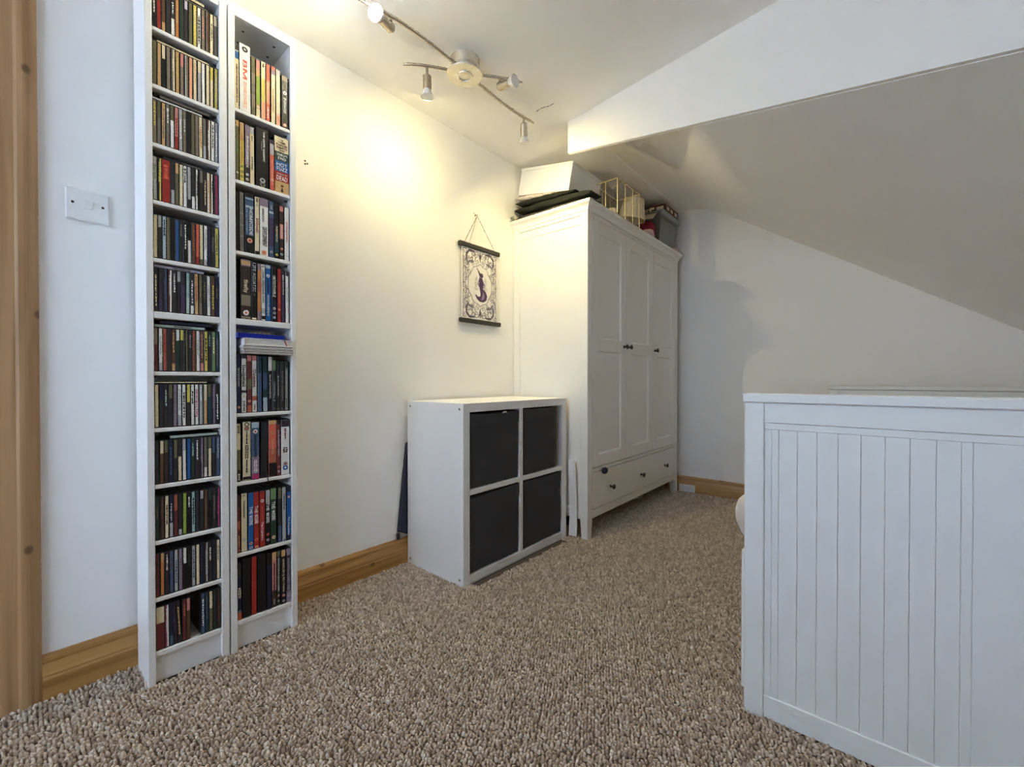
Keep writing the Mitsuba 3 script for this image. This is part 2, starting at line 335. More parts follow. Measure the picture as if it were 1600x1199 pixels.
# rows of CDs, left to right; an extra colour after a slash is the patch on the spine (top or bottom or lettering); * = double width
CD = ['black/white red brown/tan charcoal charcoal/white orange/tan darkgreen charcoal/lavender olive yellow/cream white/black taupe/pink grey/brown cream/taupe grey/cream',
      'olive tan black/cream taupe grey/cream tan/yellow taupe/pink silver/taupe salmon cream/tan silver/cream white cream cream/yellow yellow/cream',
      'taupe/yellow grey/olive tan/taupe grey/white white/olive pink/red silver/white taupe/mint black olive taupe/grey cream/orange grey/silver brown/white white/charcoal silver/white',
      'silver/green charcoal/yellow red*/coral charcoal/silver olive/tan cream/mint white/charcoal silver/charcoal charcoal/white white/black charcoal/grey darkbrown/cream white/tan white/black rose/magenta',
      'cream charcoal/silver paleblue/teal taupe/olive black slate/blue charcoal/grey black/white white/black brown/terracotta coral/red cream/olive white/silver navy/purple charcoal/grey yellow/olive',
      'charcoal/cream charcoal/purple plum/slate maroon/white charcoal/white plum/silver purple/plum aqua/mint charcoal/white tan/terracotta olive/taupe charcoal/olive white/silver brown/yellow navy/olive',
      'maroon/taupe white/silver terracotta/red darkbrown/plum brown/tan darkgreen/white charcoal/yellow black/olive charcoal/mauve terracotta/brown white/silver brown/pink yellow/black charcoal/aqua green/cream teal/grey',
      'cream charcoal/navy charcoal/mint charcoal/olive mauve/grey white/silver white/charcoal charcoal/yellow white/black white/magenta silver/white tan/cream teal/olive navy/mauve black/white',
      'charcoal/teal brown/cream darkbrown/olive navy/slate charcoal/olive cream/charcoal white/silver blue darkgreen/aqua plum/white charcoal/mauve grey/white cream/olive charcoal/slate slate/silver',
      'darkgreen/olive darkbrown/brown cream/brown navy/silver maroon/terracotta charcoal/silver lime black/white aqua/charcoal teal/plum charcoal/silver brown/olive black/darkgreen charcoal/grey navy/magenta',
      'maroon/darkbrown orange/tan plum/white slate/brown silver/slate mauve/grey black/white black/darkgreen silver/slate cream navy/plum darkbrown/silver charcoal/white navy/charcoal cream/taupe',
      'maroon*/cream rose/white navy/slate plum/purple charcoal/tan maroon/terracotta brown/pink - slate/white teal/slate olive/cream charcoal/darkgreen darkbrown/maroon']
FLAT = {0: [('grey', 0.270, 0.402), ('cream', 0.300, 0.392)], 1: [('cream', 0.276, 0.404)], 2: [('white', 0.265, 0.385), ('taupe', 0.282, 0.404)], 3: [('charcoal', 0.290, 0.416)], 5: [('lavender', 0.266, 0.387)], 6: [('mint', 0.267, 0.389), ('navy', 0.280, 0.405)], 7: [('cream', 0.266, 0.393)], 8: [('mint', 0.300, 0.420)]}
rr = random.Random(11)
_case = {}
def case_mesh(w):
    if w not in _case:
        _case[w] = P(box(-0.142, 0, -w / 2, w / 2, 0, 0.1245, 0.0007), 'm_blackcase')
    return _case[w]
def spine(w, c, c2, r):
    """coloured paper behind the spine of a jewel case, with its print"""
    m = M(); h0, h1 = 0.003, 0.1215
    m.add(box(-0.0005, 0.0004, -w / 2, w / 2, h0, h1), C[c])
    if c2:
        k = r.random(); x0, x1 = 0.00035, 0.00065
        if k < 0.22: a = r.uniform(0.55, 0.8); m.add(box(x0, x1, -w / 2, w / 2, h0 + (h1 - h0) * a, h1), C[c2])
        elif k < 0.40: m.add(box(x0, x1, -w / 2, w / 2, h0, h0 + (h1 - h0) * r.uniform(0.12, 0.4)), C[c2])
        elif k < 0.52: m.add(box(x0, x1, 0.0, w / 2, h0, h1), C[c2])
        if k > 0.30:
            z = h1 - r.uniform(0.006, 0.03); stop = z - r.uniform(0.03, 0.085)
            while z > max(stop, h0 + 0.006):
                l = r.uniform(0.002, 0.009); m.add(box(x0, x1 + 0.0001, -w * r.uniform(0.16, 0.3), w * r.uniform(0.16, 0.3), max(z - l, h0), z), C[c2]); z -= l + r.uniform(0.0008, 0.003)
    return m.shape('m_print')
for r, row in enumerate(CD):
    it = row.split(); widths = [0.0205 if '*' in q else (0.026 if q == '-' else 0.0102) for q in it]
    free = 0.1565 - sum(widths); gap = free / len(it); y = 0.2652; z0 = LZ[r]; n = 0
    for q, w in zip(it, widths):
        yc = y + (w + gap) / 2; y += w + gap
        if q == '-': continue
        c, _, c2 = q.replace('*', '').partition('/'); n += 1
        size = 'thick ' if '*' in q else ''
        k = thing('cd_case', f'{size}{WORD.get(c, c)}-spined CD case, {ORD[n - 1]} from left on {ORD[r]} shelf down, left tower', 'CD case', 'CD cases standing in the left tower')
        lean = 0.0 if '*' in q else rr.uniform(-0.3, 0.3) if r < 11 else (2.5 if n in (4, 5) else 0.2)
        to = T().translate([D - 0.009 + rr.uniform(-0.0015, 0.0015), yc, z0 + 0.0002]).rotate([1, 0, 0], lean)
        put('case', {**case_mesh(w), 'to_world': to}, k); put('spine', {**spine(w - 0.0034, c, c2, rr), 'to_world': to}, k, f'{WORD.get(c, c)} paper spine')
    for j, (c, ya, yb) in enumerate(FLAT.get(r, ())):
        zb = z0 + 0.1252 + 0.0108 * j
        k = thing('cd_case', f'{WORD.get(c, c)}-edged CD lying flat {"topmost " if j else ""}over the {ORD[r]} row of CDs, left tower', 'CD case', 'CD cases lying flat on the rows of the left tower')
        th = 0.006 if r == 7 else 0.0095
        put('case', P(box(D - 0.018 - 0.135, D - 0.018, ya, yb, zb, zb + th, 0.0006), 'm_blackcase'), k)
        m = M(); m.add(box(D - 0.0183, D - 0.0174, ya + 0.002, yb - 0.002, zb + 0.0012, zb + th - 0.0012), C[c])
        if j == 0 and r in (3, 5, 6): m.add(box(D - 0.0176, D - 0.0172, ya + 0.045, yb - 0.035, zb + 0.0028, zb + th - 0.003), C['grey'])
        put('spine', m.shape('m_print'), k, f'{WORD.get(c, c)} paper spine')

# DVDs: (y0, y1 in mm, height mm, base, [(from, to, colour)], [(text, colour, from, to, cap mm, shift mm)], [(at, colour, inner)], looks)
def blocks(c, a, b, w, seed, sh=0): return ('#%d' % seed, c, a, b, w, sh)
R_ = {
 0: [(467, 479, 185, 'cream', [(0, .03, 'silver'), (.03, .15, 'blue')], [blocks('brown', .25, .9, 4, 1)], [], 'cream with blue top'),
     (480, 512, 213, 'white', [], [('BM', 'coral', .24, .52, 11, 0), blocks('salmon', .56, .95, 10, 2)], [(.08, 'charcoal', 'silver')], 'tall wide white'),
     (513.5, 526, 188, 'olive', [(.28, .48, 'taupe'), (.51, .60, 'grey'), (.64, .86, 'taupe')], [], [], 'dark olive with grey panels'),
     (527.5, 541, 188, 'tan', [(0, .16, 'pink'), (.28, .78, 'lime'), (.86, 1, 'cream')], [], [(.82, 'white', 'pink')], 'yellow-green and tan'),
     (542, 556, 188, 'cream', [(.7, 1, 'salmon'), (.3, .7, 'yellow')], [blocks('black', .04, .1, 5, 3)], [], 'yellowish cream'),
     (556.5, 569, 188, 'coral', [(.3, .7, 'salmon')], [blocks('white', .75, .95, 5, 4)], [], 'coral pink'),
     (572.5, 586.5, 190, 'cream', [(0, .14, 'mauve'), (.0, .06, 'coral')], [blocks('tan', .4, .8, 6, 5)], [(.25, 'salmon', 'white')], 'cream with mauve top'),
     (588, 602, 188, 'cream', [(.8, 1, 'salmon'), (0, .1, 'silver')], [], [(.8, 'white', 'coral')], 'pale cream with pink foot'),
     (606, 627, 180, 'charcoal', [(0, .1, 'taupe')], [blocks('white', .42, .72, 9, 6)], [(.33, 'white', 'coral'), (.93, 'salmon', 'white')], 'wide dark grey'),
     (627.6, 630.7, 176, 'black', [], [], [], 'thin black')],
 1: [(467.5, 478, 188, 'olive', [(0, .1, 'tan')], [blocks('green', .36, .58, 8, 50)], [(.88, 'white', 'charcoal')], 'dark olive with green lettering'),
     (479, 492, 186, 'yellow', [(0, .3, 'tan')], [blocks('orange', .2, .7, 5, 7)], [(.75, 'olive', 'yellow'), (.84, 'olive', 'yellow'), (.92, 'olive', 'yellow')], 'golden yellow'),
     (494, 508, 186, 'mauve', [(.7, 1, 'charcoal')], [blocks('white', .2, .74, 7, 8)], [(.86, 'white', 'mauve'), (.94, 'white', 'charcoal')], 'mauve with pale lettering'),
     (509, 523, 186, 'cream', [(0, .12, 'silver')], [blocks('grey', .52, .75, 5, 9), blocks('grey', .16, .24, 5, 10)], [], 'cream white with grey lettering'),
     (527.5, 565, 194, 'black', [], [('THE DARK KNIGHT', 'white', .05, .56, 5.2, 4), ('TRILOGY', 'silver', .22, .38, 2.6, -3)], [(.88, 'silver', 'charcoal'), (.95, 'grey', 'charcoal')], 'very wide black box'),
     (567.5, 581.5, 168, 'coral', [(0, .08, 'navy'), (.08, .3, 'silver')], [blocks('salmon', .4, .9, 5, 11)], [(.8, 'white', 'coral')], 'coral red with grey top'),
     (583, 630, 190, 'cream', [(.27, .43, 'darkgreen'), (.43, .62, 'blue'), (.62, .80, 'red'), (.80, 1, 'tan')], [], [], 'very wide box banded cream, green, blue and red')],
 2: [(467.5, 478, 188, 'black', [(.25, .27, 'charcoal')], [], [], 'plain black leftmost'),
     (479, 492, 190, 'grey', [(.35, .36, 'silver'), (.55, .56, 'silver'), (.74, .75, 'silver')], [], [], 'clear grey ribbed'),
     (494, 520, 192, 'black', [(.06, .71, 'slate'), (.08, .24, 'paleblue'), (.10, .21, 'slate')], [('HOMICIDE', 'white', .25, .70, 8.5, 4), ('LIFE ON THE STREET', 'paleblue', .25, .68, 3.4, -8)], [(.79, 'salmon', 'red')], 'wide black and blue with red disc mark'),
     (521, 535, 188, 'cream', [(.95, 1, 'black')], [blocks('rose', .38, .62, 8, 12), blocks('charcoal', .03, .1, 9, 13)], [(.15, 'silver', 'cream')], 'cream with rose lettering'),
     (536, 563, 190, 'white', [(0, .14, 'mauve')], [('ARRESTED', 'charcoal', .18, .42, 5, -3), ('DEVELOPMENT', 'charcoal', .50, .83, 12, 2)], [(.94, 'salmon', 'coral')], 'wide white with purple top'),
     (564, 580, 188, 'slate', [(.18, .22, 'paleblue'), (.3, .8, 'purple')], [blocks('silver', .07, .15, 7, 14)], [(.9, 'silver', 'slate')], 'slate blue and purple'),
     (582, 596.5, 186, 'black', [(.56, .9, 'teal'), (.38, .56, 'charcoal')], [blocks('cream', .42, .7, 7, 15)], [(.93, 'yellow', 'black')], 'black and teal'),
     (598, 612, 182, 'darkbrown', [(.0, .10, 'pink'), (.34, .62, 'pink')], [blocks('cream', .35, .6, 4, 16)], [(.80, 'salmon', 'coral'), (.9, 'aqua', 'green')], 'dark brown with pink panels'),
     (613.5, 628.5, 182, 'white', [(.92, .925, 'black')], [blocks('pink', .28, .66, 8, 17)], [], 'white with pink lettering')],
 3: [(467.5, 479.5, 190, 'black', [], [], [], 'plain black set back'),
     (481, 510, 192, 'darkbrown', [(0, .11, 'mauve'), (.02, .09, 'tan'), (.6, 1, 'taupe'), (.78, .96, 'darkbrown')], [('firefly', 'cream', .34, .56, 11, 0)], [(.89, 'white', 'coral')], 'wide brown with cream script lettering'),
     (511, 527, 190, 'black', [(.97, 1, 'cream')], [('LIFE AQUATIC', 'silver', .03, .52, 9, 0)], [(.57, 'charcoal', 'grey')], 'black with tall pale capitals'),
     (528, 539, 186, 'orange', [(0, .1, 'mauve'), (.7, .85, 'orange'), (.85, 1, 'mauve'), (.3, .5, 'terracotta')], [], [], 'orange-brown'),
     (539.7, 552.3, 186, 'white', [(.78, .88, 'silver'), (.92, .98, 'black')], [('LOOK AROUND YOU', 'black', .10, .68, 6.2, 0)], [(.04, 'grey', 'white')], 'white with black capitals'),
     (553, 571, 188, 'blue', [(0, .06, 'paleblue')], [blocks('navy', .26, .5, 6, 18), blocks('white', .53, .9, 7, 52)], [(.20, 'white', 'blue')], 'bright blue'),
     (573, 588, 186, 'black', [(.6, .88, 'navy')], [('UNTOUCHABLE', 'white', .17, .55, 8.5, 0)], [(.76, 'white', 'black'), (.84, 'silver', 'slate'), (.92, 'paleblue', 'blue')], 'black with a column of disc marks'),
     (590, 603, 182, 'red', [], [blocks('coral', .27, .65, 3, 19)], [(.76, 'salmon', 'coral')], 'plain red'),
     (604.5, 614.5, 180, 'charcoal', [(.5, 1, 'purple')], [blocks('silver', .10, .48, 6, 53)], [], 'dark grey with pale lettering'),
     (616, 627, 178, 'white', [(0, .09, 'charcoal')], [blocks('silver', .3, .6, 4, 20)], [], 'white thin with grey top')],
 4: [(467, 480, 188, 'navy', [], [blocks('silver', .24, .56, 7, 51)], [(.9, 'salmon', 'red')], 'navy with pale lettering'),
     (481, 496, 188, 'white', [(.62, .66, 'charcoal'), (0, .07, 'charcoal')], [('Dodgeball', 'black', .19, .56, 8, 0), blocks('charcoal', .80, .97, 9, 21)], [(.72, 'cream', 'tan')], 'white with black lettering'),
     (497, 511.5, 186, 'maroon', [(0, .1, 'pink'), (.42, .6, 'olive'), (.88, 1, 'terracotta')], [], [(.80, 'salmon', 'maroon')], 'dark red'),
     (512, 527, 186, 'white', [(.0, .09, 'pink'), (.72, .8, 'terracotta')], [('Clueless', 'maroon', .25, .56, 9, 0), blocks('grey', .86, .96, 7, 22)], [], 'white with dark red lettering'),
     (528.5, 541, 184, 'slate', [(.0, .3, 'teal'), (.5, 1, 'slate')], [], [], 'slate blue icy'),
     (544, 559, 184, 'teal', [(.3, .6, 'slate'), (.75, 1, 'paleblue')], [], [], 'teal with pale foot'),
     (560, 573, 184, 'black', [(0, .26, 'white')], [('CALL OF DUTY BLACK OPS', 'white', .33, .76, 4.5, 0)], [], 'black with white top'),
     (573.4, 585, 172, 'charcoal', [(0, .2, 'green')], [('TITANFALL 2', 'silver', .42, .80, 6, 0)], [(.95, 'olive', 'charcoal')], 'green-topped case next to white-topped'),
     (586, 597.5, 170, 'charcoal', [(0, .13, 'darkgreen')], [blocks('silver', .3, .7, 4, 23)], [(.96, 'grey', 'charcoal')], 'dark grey green-topped'),
     (598.3, 611, 170, 'charcoal', [(0, .13, 'darkgreen')], [blocks('grey', .2, .8, 5, 24)], [(.96, 'grey', 'charcoal')], 'grey-lettered green-topped'),
     (612, 624, 170, 'grey', [(0, .13, 'darkgreen')], [blocks('silver', .2, .75, 5, 25)], [(.96, 'silver', 'charcoal')], 'mid grey green-topped'),
     (625.5, 630, 168, 'darkgreen', [], [], [], 'thin dark green')],
 5: [(467, 479, 186, 'cream', [(.45, .8, 'olive'), (.8, 1, 'charcoal')], [blocks('charcoal', .04, .18, 7, 26), blocks('white', .86, .97, 6, 27)], [], 'cream and olive'),
     (483.5, 507.5, 190, 'cream', [(.94, .99, 'black')], [blocks('black', .17, .38, 6, 28), blocks('charcoal', .40, .62, 12, 29), blocks('charcoal', .65, .88, 6, 30)], [(.12, 'grey', 'coral'), (.05, 'grey', 'cream')], 'wide cream with black lettering'),
     (508.5, 532, 188, 'slate', [(0, .1, 'paleblue'), (.91, 1, 'magenta'), (.6, .9, 'mauve')], [blocks('black', .22, .62, 7, 31), blocks('white', .66, .88, 12, 32)], [(.17, 'white', 'red')], 'wide blue-violet with magenta foot'),
     (560, 585, 190, 'coral', [(0, .07, 'tan'), (.5, .76, 'terracotta'), (.76, 1, 'black')], [blocks('tan', .2, .26, 12, 33), blocks('salmon', .34, .6, 8, 34)], [], 'wide orange-red and black'),
     (585.6, 598, 188, 'maroon', [(0, .07, 'black')], [blocks('silver', .18, .64, 5, 35)], [(.84, 'pink', 'maroon'), (.92, 'silver', 'maroon')], 'maroon with grey lettering'),
     (599, 627, 188, 'white', [(0, .12, 'plum')], [blocks('maroon', .16, .36, 6, 36), blocks('plum', .50, .60, 18, 37)], [(.87, 'blue', 'white'), (.8, 'silver', 'red')], 'wide white with plum top')],
 6: [(467.5, 478, 184, 'maroon', [(.0, .2, 'darkbrown'), (.45, .6, 'terracotta')], [blocks('tan', .7, .9, 4, 38)], [(.95, 'pink', 'maroon')], 'dark red-brown'),
     (479, 497, 188, 'cream', [], [('The Sopranos', 'black', .13, .42, 6, 0), blocks('charcoal', .03, .06, 8, 39)], [(.8, 'silver', 'cream')], 'cream with black lettering'),
     (498, 514, 186, 'blue', [], [('THE WIRE', 'white', .24, .57, 9, 0)], [(.88, 'salmon', 'maroon'), (.96, 'silver', 'navy')], 'mid blue with white capitals'),
     (514.6, 531, 186, 'red', [], [('THE WIRE', 'white', .25, .56, 9, 0)], [(.84, 'coral', 'maroon'), (.97, 'salmon', 'maroon')], 'red with white capitals'),
     (532, 549, 186, 'red', [(0, .02, 'maroon')], [('The Sopranos', 'white', .55, .88, 6, 0), blocks('coral', .28, .52, 2.5, 40)], [(.18, 'white', 'red')], 'red with white script'),
     (550, 565, 186, 'black', [(0, .24, 'silver')], [('THE WIRE', 'white', .24, .60, 9, 0)], [(.80, 'coral', 'maroon'), (.90, 'lavender', 'purple')], 'black with silver top'),
     (566, 585, 188, 'darkgreen', [(0, .2, 'green')], [('THE WIRE', 'white', .24, .58, 10, 0)], [(.88, 'cream', 'red')], 'green with white capitals'),
     (589, 601, 186, 'charcoal', [(0, .2, 'olive'), (.7, 1, 'slate')], [], [], 'dark grey'),
     (602, 614.5, 186, 'silver', [], [('The Sopranos', 'navy', .12, .42, 5, 0)], [(.97, 'slate', 'silver')], 'silver grey'),
     (615.5, 630.5, 186, 'navy', [(.1, .9, 'blue')], [('The Sopranos', 'white', .56, .90, 5.5, 0)], [(.2, 'pink', 'white')], 'deep blue')],
 7: [(467.5, 479.5, 184, 'navy', [(.0, .25, 'charcoal'), (.88, 1, 'coral')], [blocks('white', .44, .62, 9, 54)], [(.85, 'silver', 'navy')], 'navy with pink foot'),
     (481, 506, 190, 'black', [], [], [], 'wide plain black, left of the red'),
     (507, 523, 190, 'red', [(.44, .445, 'coral'), (.53, .535, 'coral')], [], [], 'plain bright red'),
     (525, 552, 190, 'black', [], [], [], 'wide plain black, right of the red'),
     (554, 567, 186, 'black', [(.2, 1, 'navy')], [], [], 'black and navy'),
     (568.5, 583.5, 186, 'pink', [(0, .14, 'tan'), (.7, 1, 'darkbrown')], [blocks('darkbrown', .2, .75, 6, 41), blocks('silver', .85, .95, 5, 42)], [], 'pinkish tan with dark foot'),
     (584.3, 596, 186, 'charcoal', [(0, .1, 'olive')], [blocks('silver', .14, .75, 6, 43)], [(.82, 'salmon', 'charcoal'), (.92, 'silver', 'black')], 'charcoal with silver lettering'),
     (598, 613, 186, 'black', [(0, .12, 'tan')], [('SHAOLIN & WU TANG', 'cream', .17, .78, 5.5, 0)], [(.84, 'salmon', 'black'), (.94, 'silver', 'black')], 'black with cream capitals'),
     (614, 630.5, 186, 'plum', [(0, .08, 'mauve'), (.8, 1, 'mauve')], [('ONCE UPON A CHINESE HERO', 'lavender', .18, .78, 7, 0)], [(.87, 'lavender', 'purple'), (.11, 'lavender', 'purple')], 'plum with lavender capitals')]}
_txt = {}
def text(s, bold=True):
    if s not in _txt:
        m = meshkit.text_mesh(s, 1.0, 0.02, bold); _txt[s] = m
    return _txt[s].copy()
def text_down(m, s, col, x, yc, z_top, z_bot, cap):
    """lettering on a spine facing +x, read with the head tilted to the right"""
    t = text(s); v = t.vertices; b = t.bounds
    sx = (z_top - z_bot) / (b[1, 0] - b[0, 0])
    V = np.stack([x + v[:, 2] * 0.02, yc + (v[:, 1] - 0.5) * cap, z_top - (v[:, 0] - b[0, 0]) * sx], 1)
    m.add(trimesh.Trimesh(V, t.faces, process=False), col)
def text_across(m, s, col, x, y0, y1, z0, cap):
    t = text(s); v = t.vertices; b = t.bounds; sy = (y1 - y0) / (b[1, 0] - b[0, 0])
    m.add(trimesh.Trimesh(np.stack([x + v[:, 2] * 0.02, y0 + (v[:, 0] - b[0, 0]) * sy, z0 + v[:, 1] * cap], 1), t.faces, process=False), col)
def disc(r, n=14): return Point(0, 0).buffer(r, quad_segs=n // 4)
rd = random.Random(5)
for r, row in R_.items():
    for i, (ya, yb, h, base, bands, texts, dots, look) in enumerate(row):
        w, hh = (yb - ya) / 1000, h / 1000
        k = thing('dvd_case', f'{look} DVD case, {ORD[i]} from left, {ORD[r]} shelf down, right tower', 'DVD case', 'DVD cases standing in the right tower')
        labels[k]['label'] = ' '.join(labels[k]['label'].split()[:16])
        dpt = 0.0 if 'set back' not in look else 0.02
        to = T().translate([D - 0.008 - dpt + rd.uniform(-0.002, 0.002), (ya + yb) / 2000, RZ[r] + 0.0003]).rotate([1, 0, 0], rd.uniform(-0.25, 0.25))
        cc = 'm_blackcase'
        put('case', {**P(cat(box(-0.136, -0.001, -w / 2, w / 2, 0, hh, 0.0012)), cc), 'to_world': to}, k)
        m = M(); e = 0.0006
        m.add(box(-0.004, e, -w / 2 + 0.0009, w / 2 - 0.0009, 0.0015, hh - 0.0015, 0.0005), C[base])
        for (a, b, c) in bands: e += 0.00012; m.add(box(-0.001, e, -w / 2 + 0.0012, w / 2 - 0.0012, 0.0018 + (hh - 0.0036) * (1 - b), 0.0018 + (hh - 0.0036) * (1 - a)), C[c])
        put('sleeve', {**m.shape('m_print'), 'to_world': to}, k, f'{WORD.get(base, base)} printed sleeve' if base != 'black' else None)
        m = M(); e += 0.0001; some = False
        for (s, c, a, b, cap, sh) in texts:
            some = True
            if s[0] == '#':
                q = random.Random(int(s[1:])); z = hh * (1 - a)
                while z > hh * (1 - b):
                    l = q.uniform(0.002, 0.006); hw = min(cap / 2000, w / 2 - 0.0015) * q.uniform(0.6, 1)
                    for s2 in (-1, 1) if cap >= 7 else (0,):
                        m.add(box(e, e + 0.0003, s2 * hw * 0.55 - hw * (0.38 if s2 else 1), s2 * hw * 0.55 + hw * (0.38 if s2 else 1), max(z - l, hh * (1 - b)), z), C[c])
                    z -= l + q.uniform(0.0008, 0.0022)
            else: text_down(m, s, C[c], e, sh / 1000, hh * (1 - a), hh * (1 - b), min(cap / 1000, w - 0.003))
        for (at, c, ci) in dots:
            some = True; rad = min(w * 0.30, 0.0085)
            for rr2, cx, o in ((rad, c, 0.0001), (rad * 0.45, ci, 0.0003)):
                m.add(extrude_x(affinity.translate(disc(rr2), 0, hh * (1 - at)), e, e + 0.0002 + o), C[cx])
        if r == 1 and i == 6:
            some = True; x = e + 0.0001
            for s, c, z, cap in (('THE', 'brown', .93, 4), ('THREE', 'brown', .885, 5), ('FLAVOURS', 'brown', .835, 6), ('CORNETTO', 'brown', .785, 6), ('TRILOGY', 'brown', .745, 4), ("WORLD'S", 'white', .655, 8), ('END', 'white', .59, 9), ('HOT', 'white', .475, 11), ('FUZZ', 'white', .40, 11), ('SHAUN OF THE', 'white', .325, 4), ('DEAD', 'white', .225, 15)):
                f = {'THE': .2, 'THREE': .5, 'TRILOGY': .4, 'END': .55}.get(s, .72) * w / 2
                text_across(m, s, C[c], x, -f, f, hh * z, cap / 1000)
            for z, cx, rr2 in ((.13, 'brown', .004), (.08, 'charcoal', .003), (.045, 'charcoal', .004)): m.add(extrude_x(affinity.translate(disc(rr2), 0, hh * z), x, x + 0.0003), C[cx])
        if some: put('title', {**m.shape('m_print'), 'to_world': to}, k, 'printed spine lettering')
# black folder leaning on the sixth shelf, its ribbon hanging over the shelf edge
fo = thing('folder', 'black folder leaning between DVDs on the sixth shelf down, right tower', 'folder')
put('cover', P(box(0.03, D - 0.012, -0.0125, 0.0125, 0, 0.186, 0.003), 'm_blackcase', to_world=T().translate([0, 0.5465, RZ[5] + 0.0005]).rotate([1, 0, 0], -1.2)), fo)
put('ribbon', P(tube([(D - 0.014, 0.553, RZ[5] + 0.05), (D - 0.008, 0.5535, RZ[5] + 0.02), (D + 0.002, 0.554, RZ[5] + 0.003), (D + 0.0035, 0.554, RZ[5] - 0.012)], 0.0016, 6), 'm_blackcase'), fo, 'black ribbon')
# books lying on the DVDs of the fifth shelf
def flat_book(label, x1, ya, yb, za, zb, cover, pages, rot=0, ribbon=False):
    k = thing('book', label, 'book', None)
    to = T().translate([x1, (ya + yb) / 2, za]).rotate([0, 0, 1], rot); h = zb - za; w = (yb - ya) / 2
    m = M(); t = min(0.0018, h * 0.2)
    m.add(box(-0.15, 0, -w, w, 0, t, 0.0006), cover).add(box(-0.15, 0, -w, w, h - t, h, 0.0006), cover).add(box(-0.15, 0, -w, -w + 0.003, 0, h, 0.001), cover)
    put('cover', {**m.shape('m_print'), 'to_world': to}, k)
    m = M()
    for q in range(6): m.add(box(-0.147, -0.003 - 0.0004 * (q % 2), -w + 0.003, w - 0.003, t + (h - 2 * t) * q / 6, t + (h - 2 * t) * (q + 0.92) / 6), np.array(pages) * (1 - 0.03 * (q % 2)))
    put('pages', {**m.shape('m_matte'), 'to_world': to}, k, 'page block')
    if ribbon: put('bookmark', P(hull([[-0.004, w * .62, h - t], [-0.004, w * .66, h - t], [0.0015, w * .70, 0.003], [0.0015, w * .74, 0.003], [-0.002, w * .62, h - t], [-0.002, w * .66, h - t]]), 'm_redribbon', to_world=to), k, 'red bookmark')
scene['m_redribbon'] = prin(srgb(150, 24, 36), 0.6)
b0 = RZ[4] + 0.1885
for j, (c, nm) in enumerate((((.34, .30, .28), 'lowest grey'), ((.42, .40, .38), 'middle grey'), ((.50, .49, .48), 'upper grey'))):
    flat_book(f'{nm} book of three lying beneath the thick white book, right tower', 0.199 - 0.002 * j, 0.479 - 0.001 * j, 0.629, b0 + 0.0088 * j, b0 + 0.0088 * j + 0.0085, c, (.60, .57, .53), rot=-0.5 + 0.4 * j)
flat_book('thick white book with red bookmark lying on three grey books, right tower', 0.196, 0.480, 0.628, b0 + 0.0268, b0 + 0.0495, srgb(225, 225, 228), (.70, .67, .60), -0.5, True)
flat_book('bright blue book lying topmost in the flat stack, right tower', 0.184, 0.465, 0.609, b0 + 0.050, b0 + 0.0655, srgb(24, 44, 140), srgb(24, 44, 150), 0.4)
br = thing('bracelet', 'small beaded bracelet lying on the bright blue book, right tower', 'bracelet')
mm = M()
for q in range(26):
    a = q / 26 * 2 * math.pi
    s = trimesh.creation.icosphere(1, 0.0026); s.apply_translation([0.155 + 0.02 * math.cos(a), 0.54 + 0.03 * math.sin(a), b0 + 0.0685]); mm.add(s, srgb(190, 160, 130) if q % 2 else srgb(120, 90, 70))
put('beads', mm.shape('m_print'), br)

# ------------------------------------------------------------------ cube shelf with four fabric bins
KX0, KX1, KY0, KY1, KH = 0.024, 0.405, 1.214, 1.975, 0.762
ks = thing('cube_shelf', 'white four-cube shelving unit standing against wall beside the wardrobe', 'shelving unit')
put('side_panel', P(box(KX0, KX1, KY0, KY0 + 0.038, 0, KH, 0.0012), 'm_white'), ks); put('side_panel', P(box(KX0, KX1, KY1 - 0.038, KY1, 0, KH, 0.0012), 'm_white'), ks)
put('top_panel', P(box(KX0, KX1 - 0.0005, KY0 + 0.0002, KY1 - 0.0002, KH - 0.038, KH, 0.0012), 'm_white'), ks); put('bottom_panel', P(box(KX0, KX1 - 0.0005, KY0 + 0.038, KY1 - 0.038, 0.003, 0.041, 0.0012), 'm_white'), ks)
YM = (KY0 + KY1) / 2
put('divider', P(box(KX0 + 0.002, KX1 - 0.001, YM - 0.0135, YM + 0.0085, 0.041, KH - 0.038, 0.001), 'm_white'), ks)
put('shelf', P(cat(box(KX0 + 0.002, KX1 - 0.001, KY0 + 0.038, YM - 0.0135, 0.376, 0.398, 0.001), box(KX0 + 0.002, KX1 - 0.001, YM + 0.0085, KY1 - 0.038, 0.376, 0.398, 0.001)), 'm_white'), ks)
for (x, z) in ((0.045, 0.738), (0.382, 0.738), (0.045, 0.028), (0.382, 0.028)):
    put('screw_cap', P(lathe([(0, 0.0008), (0.0045, 0.0008), (0.005, 0)], 12, (0, -1, 0), (x, KY0, z)), 'm_steelcap'), ks, 'grey screw cap')
scene['m_steelcap'] = prin((0.18, 0.19, 0.2), 0.4, metallic=0.5)
